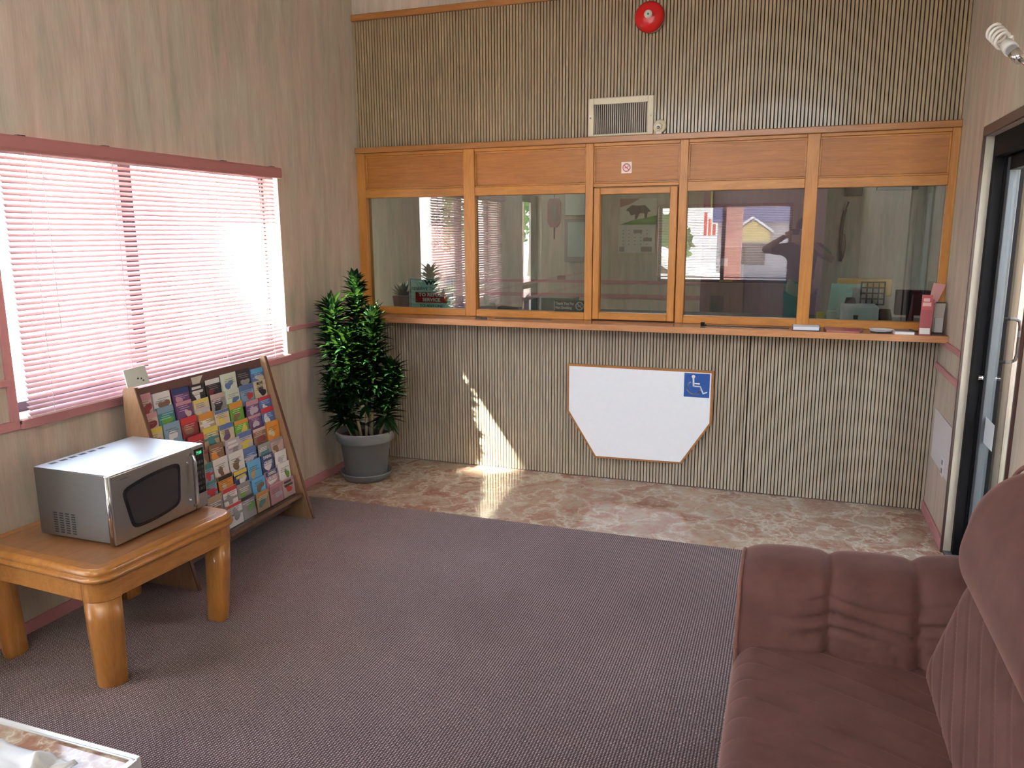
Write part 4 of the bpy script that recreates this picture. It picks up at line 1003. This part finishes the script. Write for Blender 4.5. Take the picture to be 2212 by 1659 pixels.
for i in range(5):
    for j in range(5): dg.box(xa+.03+i*.06,xa+.045+i*.06,OY-.0155,OY-.0142,1.50+j*.035,1.508+j*.035)
obj('date_print',dg,cm((.25,.2,.17)),ca)
# pane two: scroll, panels
hg=thing('hanging_scroll','small red hanging ornament on the office back wall, in second pane','wall ornament',(.54,OY,1.8))
obj('scroll_panel',MB().prism([(.47,1.93),(.49,1.97),(.59,1.97),(.61,1.92),(.60,1.72),(.57,1.68),(.50,1.68),(.47,1.73)],lambda a,b,t:(a,OY-.03+.02*t,b)),cm((.22,.06,.05)),hg)
obj('scroll_picture',MB().box(.505,.575,OY-.034,OY-.03,1.74,1.90),cm((.10,.11,.08)),hg)
obj('tassel',MB().tube((.54,OY-.02,1.68),(.54,OY-.02,1.56),.006),cm((.10,.06,.05)),hg)
obj('hanging_cord',MB().tube((.54,OY-.02,1.97),(.54,OY-.012,2.06),.004),cm((.10,.06,.05)),hg)
prop('white_box','pale electrical box high on the office wall in second pane','box',MB().box(.67,.93,OY-.08,OY-.01,1.80,2.2),cm((.50,.56,.54)),bevel=.006)
fm=thing('framed_notice','grey framed notice on the office wall in second pane','frame',(.77,OY,1.55))
obj('notice_frame',MB().box(.655,.90,OY-.03,OY-.01,1.325,1.765),cm((.27,.24,.25)),fm); obj('notice_sheet',MB().box(.69,.87,OY-.034,OY-.03,1.38,1.73),cm((.42,.50,.48)),fm)
prop('wall_plaque','small brown plaque on the office wall above the rail','plaque',MB().box(.575,.66,OY-.02,OY-.01,1.14,1.185),cm((.28,.14,.11)))
# right pane items
hk=thing('hanging_belt','brown belt hanging from a white hook on the office wall','belt',(3.28,2.2,1.6))
pts=[(3.30,2.17,1.86),(3.275,2.17,1.78),(3.262,2.17,1.66),(3.262,2.17,1.52),(3.272,2.17,1.40),(3.268,2.17,1.375)]
obj('belt_strap',MB().path(pts,.013,8),cm((.055,.025,.02)),hk)
obj('belt_loop',MB().path([(3.285,2.165,1.60),(3.30,2.165,1.50),(3.285,2.165,1.40)],.006,8),cm((.2,.15,.12)),hk)
obj('white_hook',MB().hexa([(3.265,2.16,1.79),(3.295,2.16,1.80),(3.295,2.195,1.80),(3.265,2.195,1.79),(3.285,2.16,1.86),(3.315,2.16,1.86),(3.315,2.195,1.86),(3.285,2.195,1.86)]),cm((.55,.55,.52)),hk)
prop('wall_clock','dark small wall unit at top of the rightmost pane','wall unit',MB().box(3.265,3.395,2.12,2.19,1.905,2.02),cm((.06,.075,.075)),bevel=.005)
prop('shelf_strip','dark thin shelf edge at top of the rightmost pane','shelf',MB().box(3.50,3.80,2.10,2.19,1.945,1.975),cm((.10,.10,.08)))
ch=thing('office_chair','office chair with orange wooden back behind the rightmost pane','chair',(3.40,1.0,0))
obj('chair_back',MB().box(3.20,3.55,.98,1.02,1.18,1.30),cm((.50,.30,.08)),ch,bevel=.01)
obj('chair_seat',MB().box(3.18,3.57,.85,1.3,.82,.88),cm((.08,.06,.05)),ch,bevel=.01)
for x in(3.2,3.52):
    for y in(.9,1.25): obj('leg',MB().box(x,x+.03,y,y+.03,0,.82),cm((.08,.06,.05)),ch)
prop('yellow_box','small yellow box on the desk behind the rightmost pane','box',MB().box(3.055,3.098,.16,.22,1.06,1.135),cm((.60,.50,.04)),bevel=.003)
prop('white_card_box','small white card box next to the yellow box','box',MB().box(3.112,3.168,.16,.22,1.06,1.145),cm((.55,.62,.55)),bevel=.003)
prop('mint_folder','mint green folder standing upright behind the white printer','folder',MB().hexa([(3.13,.60,1.06),(3.36,.60,1.06),(3.36,.63,1.06),(3.13,.63,1.06),(3.15,.66,1.28),(3.35,.66,1.28),(3.35,.69,1.28),(3.15,.69,1.28)]),cm((.40,.64,.56)))
pr=thing('desk_printer','grey white desk printer behind the rightmost pane','printer',(3.3,.3,1.06))
obj('printer_body',MB().box(3.20,3.405,.22,.44,1.06,1.175),cm((.62,.64,.70)),pr,bevel=.012,seg=3)
obj('printer_tray',MB().hexa([(3.22,.40,1.17),(3.29,.40,1.17),(3.29,.43,1.17),(3.22,.43,1.17),(3.23,.43,1.21),(3.28,.43,1.21),(3.28,.45,1.21),(3.23,.45,1.21)]),M_text,pr)
obj('printer_slot',MB().box(3.265,3.29,.217,.22,1.07,1.12),M_text,pr)
mo_=MB(); 
for i in range(5): mo_.box(3.315+i*.034,3.323+i*.034,.50,.51,1.16,1.305)
for j in range(5): mo_.box(3.315,3.459,.50,.51,1.16+j*.035,1.168+j*.035)
prop('mesh_organizer','black lattice desk organiser standing above the printer','organizer',mo_.box(3.38,3.39,.50,.51,1.06,1.16),M_black)
prop('white_sheet','white sheet of paper behind the lattice organiser','paper',MB().box(3.27,3.44,.535,.54,1.07,1.27),cm((.5,.52,.56)))
mn=thing('black_monitor','black monitor on the desk in the rightmost pane corner','monitor',(3.56,.35,1.06))
obj('screen_housing',MB().box(3.50,3.69,.30,.36,1.12,1.27),M_black,mn,bevel=.006); obj('stand_base',MB().box(3.53,3.66,.27,.40,1.06,1.075),M_black,mn); obj('stand_neck',MB().box(3.57,3.61,.33,.35,1.07,1.13),M_black,mn)
prop('black_phone','black desk telephone between printer and monitor','telephone',MB().hexa([(3.415,.25,1.06),(3.49,.25,1.06),(3.49,.40,1.06),(3.415,.40,1.06),(3.42,.27,1.10),(3.485,.27,1.10),(3.485,.39,1.15),(3.42,.39,1.15)]),M_black,bevel=.006)
prop('grey_crate','low grey green box behind the second pane near its lower left','box',MB().box(1.0,1.40,.60,.76,1.06,1.15),cm((.16,.19,.18)))
prop('black_camera_bag','dark bag on the desk at lower left of second pane','bag',MB().hexa([(.93,.2,1.06),(1.10,.2,1.06),(1.10,.32,1.06),(.93,.32,1.06),(.95,.22,1.115),(1.07,.22,1.105),(1.07,.30,1.105),(.95,.30,1.115)]),M_black,bevel=.01)
prop('mint_stapler_box','pale mint box right of the refusal sign','box',MB().box(.745,.80,.10,.16,1.06,1.20),cm((.42,.55,.50)))
prop('dark_roll_holder','dark tape holder right of the refusal sign','tape holder',MB().box(.712,.742,.06,.10,1.06,1.19),cm((.03,.06,.06)),bevel=.005)
# office plant in terracotta box + hanging plant
fp=thing('small_office_plant','small plant in a brown square pot behind the leftmost pane','potted plant',(.20,.28,1.06))
obj('square_pot',MB().hexa([(.13,.22,1.06),(.26,.22,1.06),(.26,.33,1.06),(.13,.33,1.06),(.12,.21,1.17),(.27,.21,1.17),(.27,.34,1.17),(.12,.34,1.17)]),cm((.16,.06,.05)),fp)
mb=MB()
for i in range(46):
    az=i*2.4; el=rnd.uniform(.2,1.3); dirv=Vector((math.cos(az)*math.cos(el),math.sin(az)*math.cos(el)*.5,math.sin(el)))
    b0=Vector((.18,.28,1.16)); 
    n0=len(mb.v); L=rnd.uniform(.07,.15)
    side=dirv.cross(Vector((0,0,1))).normalized()*.014
    mb.add([b0-side*.4,b0+side*.4,b0+dirv*L*.6+side,b0+dirv*L*.6-side,b0+dirv*L],[(0,1,2,3),(3,2,4)])
obj('leaves',mb,M_leaf,fp,fixn=False,weld=False)
hp=thing('hanging_plant','dark hanging plant bundle dangling behind the leftmost pane','hanging plant',(.42,.8,1.6))
mb=MB()
for i in range(70):
    az=i*2.4; zz=1.50+.30*rnd.random(); b0=Vector((.32+rnd.uniform(-.04,.04),.60+rnd.uniform(-.04,.04),zz))
    dirv=Vector((math.cos(az),math.sin(az),rnd.uniform(-1.2,.6))).normalized(); L=rnd.uniform(.05,.13)
    side=dirv.cross(Vector((0,0,1))).normalized()*.018
    mb.add([b0-side*.3,b0+side*.3,b0+dirv*L*.6+side,b0+dirv*L*.6-side,b0+dirv*L],[(0,1,2,3),(3,2,4)])
obj('leaves',mb,M_leaf,hp,fixn=False,weld=False)
obj('hanging_cord',MB().tube((.32,.6,1.75),(.32,.6,2.7),.003),M_black,hp)
ol=thing('added_fill_light','flat fill light added on the office ceiling, out of view','fill light',(1.8,1.4,2.7))  # housing for the added office fill light
obj('added_fill_diffuser',MB().box(1.2,2.4,.9,1.2,2.66,2.70),M_ceil,ol)

# ------------------------------------------------------------------ outside
M_conc=mat('concrete_paving',(.55,.54,.52),.85); M_grass=mat('lawn_green',(.10,.20,.04),.9)
struct('ground',MB().box(-40,-.16,-40,30,-.25,-.12).box(-.16,40,-40,YF-.15,-.25,-.12).box(W+.17,40,YF-.15,30,-.25,-.12),M_conc)
prop('lawn','green lawn strip across the street left of the building','lawn',MB().box(-14,-3,-19.2,-17,-.12,-.08),M_grass)
def tree(x,y,h,r,label,seed):
    t=thing('street_tree',label,'tree',(x,y,-.12)); rr=random.Random(seed)
    obj('trunk',MB().path([(x,y,-.1),(x+.1,y,h*.3),(x,y+.1,h*.6)],[.22,.17,.1],10),M_stem,t)
    mb=MB()
    for i in range(1400):
        v=Vector((rr.gauss(0,1),rr.gauss(0,1),rr.gauss(0,1))).normalized()*r*rr.random()**.4
        p=Vector((x,y,h*.65))+Vector((v.x,v.y,v.z*1.1)); a=Vector((rr.uniform(-1,1),rr.uniform(-1,1),rr.uniform(-1,1))).normalized(); b=a.orthogonal().normalized()
        s=.16; mb.add([p-a*s,p+b*s*.6,p+a*s,p-b*s*.6],[(0,1,2,3)])
    obj('crown',mb,mat('tree_leaf',(.10,.22,.05),.6),t,fixn=False,weld=False)
tree(-5.6,-21,5.0,1.9,'round green street tree across the lawn, seen reflected in second pane',1)
tree(-11.2,-25,4.2,1.8,'lower green street tree beside the lawn, nearer the building',2)
# added thin panel, outline shaped to cast the diagonal shade on the left window
sun_h=Vector((.585,.811)).normalized(); SE=.84
T=9.0; ox,oy,oz=-sun_h.x*T,-sun_h.y*T,SE*T
prof=[(-.80,.5),(-.80,1.06),(-1.10,1.12),(-1.31,1.24),(-1.45,1.39),(-1.64,1.52),(-1.69,1.64),(-1.69,1.80),(-1.64,2.1),(-1.8,2.6),(-5.6,3.4),(-5.6,-12),(-.80,-12)]
nb=thing('shade_panel','tall pale shade panel added outside the left window','building',(ox,oy-4,-.12))
obj('shade_outline',MB().prism([(a+oy,max(-.12,b+oz)) for a,b in prof],lambda a,b,t:(ox-.10*t,a,b)),mat('shade_panel_colour',(.62,.58,.56),.9),nb)
st=thing('roadside_store','low grey store with blue fascia and yellow gable, reflected in the fourth pane','building',(2,-25,0))
obj('store_wall',MB().box(.3,9,-27,-24,-.12,1.95),cm((.30,.28,.30),.8),st); obj('store_fascia',MB().box(.15,9.2,-24.1,-23.7,1.95,3.1),cm((.05,.07,.20),.6),st)
obj('gable_front',MB().prism([(.95,1.3),(2.1,1.3),(2.1,1.62),(1.52,2.02),(.95,1.62)],lambda a,b,t:(a,-23.6-.4*t,b)),cm((.42,.33,.12),.8),st)
obj('gable_roof',MB().prism([(.85,1.60),(1.52,2.08),(2.2,1.60),(2.2,1.68),(1.52,2.16),(.85,1.68)],lambda a,b,t:(a,-23.4-.6*t,b)),cm((.6,.6,.62),.8),st)
obj('store_window',MB().box(1.1,1.95,-24,-23.95,.5,1.2),M_dark,st)
obj('red_sign',MB().box(-.15,-.05,-23.9,-23.8,1.5,2.3).box(.0,.10,-23.9,-23.8,1.5,2.1).box(.15,.25,-23.9,-23.8,1.5,1.9),cm((.55,.06,.04)),st)
tree(-.9,-20,2.0,.8,'small roadside tree beside the store, reflected at the left of the fourth pane',5)
cy_=thing('entrance_canopy','flat canopy roof on pinkish columns outside the front windows','canopy',(1.9,-8,0))
obj('canopy_roof',MB().box(-2.5,6,-9.4,YF-.16,3.95,4.15),M_jamb,cy_)
for x in(1.78,-2.2,5.4): obj('column',MB().box(x,x+.27,-9.25,-8.98,-.12,3.95),cm((.34,.16,.15),.8),cy_)
# parked car
cr=thing('parked_car','white parked car outside the front window, reflected in third and fourth pane','car',(1.2,-10.5,-.12))
bdy=[(0,.35),(0,.75),(.25,.85),(1.0,.95),(1.5,1.42),(3.0,1.46),(3.7,1.0),(4.3,.9),(4.4,.4)]
obj('car_body',MB().prism([(a-2.6,b-.12) for a,b in bdy],lambda a,b,t:(a,-11.4+1.7*t,b)),cm((.75,.78,.8),.2),cr,bevel=.05,seg=3)
obj('car_window',MB().prism([(1.15-2.6,.98-.12),(1.58-2.6,1.36-.12),(2.9-2.6,1.38-.12),(3.4-2.6,1.0-.12)],lambda a,b,t:(a,-11.41+1.72*t,b)),M_dark,cr)
for x in(-1.8,1.1):
    for y in(-11.38,-9.88): obj('wheel',MB().tube((x,y,.2),(x,y+.18,.2),.31,n=24),M_text,cr)
prop('boundary_wall','pale pink stucco wall running outside the entry door','wall',MB().box(6.0,6.2,-8,4,-.12,2.2),mat('pink_stucco',(.62,.50,.46),.9))
prop('yellow_ramp_wall','low yellow painted wall outside the entry door','wall',MB().box(4.6,4.75,-3,4,-.12,1.15),mat('yellow_paint',(.72,.66,.30),.8))

# ------------------------------------------------------------------ the photographer (seen only as a reflection)
ph=thing('person','person in dark clothing taking a photo behind the viewer, reflected in fourth pane','person',(3.0,-5.38,.004))
def skin(name,pts,edges,m,parent,sub=2,root=0):
    me=bpy.data.meshes.new(name); off=wroot(parent).location
    me.from_pydata([Vector(p[:3])-off for p in pts],edges,[]); o=bpy.data.objects.new(name,me); COL.objects.link(o); o.parent=parent
    md=o.modifiers.new('skin','SKIN'); md.use_smooth_shade=True
    for i,p in enumerate(pts):
        v=me.skin_vertices[0].data[i]; v.radius=(p[3],p[4] if len(p)>4 else p[3]); v.use_root=(i==root)
    sb=o.modifiers.new('sub','SUBSURF'); sb.levels=sub; sb.render_levels=sub
    me.materials.append(m); return o
M_skin=mat('skin_tone',(.42,.24,.16),.55); M_shirt=mat('dark_shirt',(.05,.055,.075),.8); M_trou=mat('dark_trousers',(.03,.032,.045),.85)
X0,Y0=3.0,-5.38
B=[(X0,Y0,.95,.15,.11),(X0,Y0,1.12,.14,.10),(X0,Y0+.01,1.30,.165,.11),(X0,Y0,1.44,.10,.08),(X0,Y0+.01,1.51,.055),
   (X0,Y0+.02,1.56,.06),(X0,Y0+.03,1.63,.085,.10),(X0,Y0+.03,1.70,.078,.09),
   (X0-.18,Y0,1.42,.062),(X0-.46,Y0+.14,1.40,.045),(X0-.20,Y0+.33,1.575,.030),
   (X0+.18,Y0,1.42,.062),(X0+.34,Y0+.16,1.28,.045),(X0+.03,Y0+.33,1.55,.030),
   (X0-.10,Y0,.86,.09),(X0-.11,Y0+.02,.48,.062),(X0-.12,Y0-.02,.10,.042),(X0-.12,Y0+.11,.045,.038),
   (X0+.10,Y0,.86,.09),(X0+.11,Y0+.02,.48,.062),(X0+.12,Y0-.02,.10,.042),(X0+.12,Y0+.11,.045,.038)]
skin('body',B,[(0,1),(1,2),(2,3),(3,4),(4,5),(5,6),(6,7),(3,8),(8,9),(9,10),(3,11),(11,12),(12,13),(0,14),(14,15),(15,16),(16,17),(0,18),(18,19),(19,20),(20,21)],M_skin,ph)
skin('shirt',[(X0,Y0,.93,.175,.135),(X0,Y0,1.12,.162,.12),(X0,Y0+.01,1.30,.185,.13),(X0,Y0,1.43,.115,.095),(X0-.18,Y0,1.42,.080),(X0-.40,Y0+.11,1.403,.062),(X0+.18,Y0,1.42,.080),(X0+.31,Y0+.13,1.31,.062)],[(0,1),(1,2),(2,3),(3,4),(4,5),(3,6),(6,7)],M_shirt,ph)
skin('trousers',[(X0,Y0,.95,.172,.132),(X0-.10,Y0,.84,.105),(X0-.11,Y0+.02,.48,.082),(X0-.12,Y0-.02,.14,.066),(X0+.10,Y0,.84,.105),(X0+.11,Y0+.02,.48,.082),(X0+.12,Y0-.02,.14,.066)],[(0,1),(1,2),(2,3),(0,4),(4,5),(5,6)],M_trou,ph)
for sx in(-1,1): obj('shoe',MB().loft([rrect(X0+sx*.12-.045,X0+sx*.12+.045,Y0-.09,Y0+.19,.04,.004),rrect(X0+sx*.12-.047,X0+sx*.12+.047,Y0-.09,Y0+.19,.04,.05),rrect(X0+sx*.12-.035,X0+sx*.12+.035,Y0-.08,Y0+.10,.03,.10)],0,True),M_text,ph)
def hand(cx,cy,cz,sx):
    pts=[(cx,cy-.02,cz,.024,.03),(cx+sx*.0,cy+.03,cz+.02,.020,.034)]; ed=[(0,1)]
    for k,(dz,L) in enumerate(((.040,.060),(.026,.070),(.010,.066),(-.006,.052))):
        a=len(pts); pts+= [(cx+sx*.005,cy+.05,cz+dz,.0095),(cx+sx*.03,cy+.065,cz+dz+.004,.009),(cx+sx*L,cy+.055,cz+dz+.002,.0075)]; ed+=[(1,a),(a,a+1),(a+1,a+2)]
    a=len(pts); pts+=[(cx+sx*.01,cy+.01,cz-.028,.011),(cx+sx*.04,cy+.02,cz-.038,.009)]; ed+=[(0,a),(a,a+1)]
    skin('hand',pts,ed,M_skin,ph,1)
hand(X0-.185,Y0+.36,1.585,1); hand(X0+.02,Y0+.36,1.57,-1)
hr=MB(); hr.lathe([(.001,.115),(.04,.108),(.075,.08),(.094,.035),(.098,-.01),(.09,-.05),(.08,-.06),(.07,-.02),(.05,.03),(.001,.06)],(X0,Y0+.02,1.68),28)
obj('hair',hr,mat('dark_hair',(.02,.015,.012),.7),ph)
fc=MB()
for sx in(-1,1): fc.lathe([(.001,-.008),(.012,0),(.001,.008)],(X0+sx*.032,Y0+.118,1.645),12)
obj('eye',fc,M_signw,ph)
cmr=thing('compact_camera','small black compact camera held up by the person behind the viewer','camera',(2.9,-5.01,1.6))
obj('camera_body',MB().box(2.845,2.945,-5.025,-5.000,1.585,1.65),M_text,cmr,bevel=.004)
obj('lens_ring',MB().lathe([(.001,0),(.022,0),(.021,.004)],(2.9,-5.0,1.615),24,0,'y'),M_chrome,cmr)
# ------------------------------------------------------------------ light
wd=bpy.data.worlds.new('World'); scene.world=wd; wd.use_nodes=True; N=wd.node_tree.nodes; L=wd.node_tree.links
bg=N['Background']; sky=N.new('ShaderNodeTexSky'); sky.sky_type='NISHITA'; sky.sun_disc=False; sky.sun_elevation=math.radians(46); sky.sun_rotation=math.radians(216)
sky.air_density=1.0; sky.dust_density=2.0
mx=N.new('ShaderNodeMix'); mx.data_type='RGBA'; mx.inputs[0].default_value=.55; mx.inputs[7].default_value=(4.9,5.4,6.4,1)
L.new(sky.outputs[0],mx.inputs[6]); L.new(mx.outputs[2],bg.inputs[0]); bg.inputs[1].default_value=.60
sd=bpy.data.lights.new('sun','SUN'); sd.energy=45; sd.angle=math.radians(.9); sd.color=(1,.93,.78)
so_=bpy.data.objects.new('sun',sd); COL.objects.link(so_)
dv=Vector((sun_h.x,sun_h.y,-SE)); so_.rotation_euler=dv.to_track_quat('-Z','Y').to_euler(); so_.location=(-6,-8,9)
def portal(loc,rot,sx,sy):
    a=bpy.data.lights.new('portal','AREA'); a.shape='RECTANGLE'; a.size=sx; a.size_y=sy; a.cycles.is_portal=True
    o=bpy.data.objects.new('window_portal',a); COL.objects.link(o); o.location=loc; o.rotation_euler=rot
portal((-.17,(WY0+WY1)/2,(WZ0+WZ1)/2),(0,-PI/2,0),WZ1-WZ0,WY1-WY0)
portal((-.17,(GY0+GY1)/2,1.03),(0,-PI/2,0),2.06,GY1-GY0)
portal((W+.18,(DY0+DY1)/2,1.03),(0,PI/2,0),2.06,DY1-DY0)
portal(((FX0+FX1)/2,YF-.16,(FZ0+FZ1)/2),(PI/2,0,0),FX1-FX0,FZ1-FZ0)
portal(((CX0+CX1)/2,YF-.16,(CZ0+CZ1)/2),(PI/2,0,0),CX1-CX0,CZ1-CZ0)
la=bpy.data.lights.new('office_fill_light','AREA'); la.shape='RECTANGLE'; la.size=1.1; la.size_y=.25; la.energy=5; la.color=(.93,1,.92)  # added fill to lift the dim office, no lamp visible there
lo=bpy.data.objects.new('office_fill_light',la); COL.objects.link(lo); lo.location=(1.8,1.05,2.65)

# ------------------------------------------------------------------ camera
cd=bpy.data.cameras.new('cam'); cam=bpy.data.objects.new('cam',cd); COL.objects.link(cam); scene.camera=cam
cd.sensor_width=36; cd.lens=1684.33/2212*36; cd.clip_start=.05; cd.clip_end=200
cam.location=(2.9007,-4.94735,1.62); cam.rotation_euler=(math.radians(79.06638),math.radians(.30111),math.radians(19.61934))
scene.view_settings.view_transform='Standard'; scene.view_settings.look='None'; scene.view_settings.exposure=1.8; scene.view_settings.gamma=1
scene.view_settings.use_curve_mapping=False
scene.cycles.max_bounces=12; scene.cycles.diffuse_bounces=6; scene.cycles.glossy_bounces=4; scene.cycles.transparent_max_bounces=16; scene.cycles.transmission_bounces=6
scene.cycles.sample_clamp_indirect=6; scene.cycles.use_denoising=True
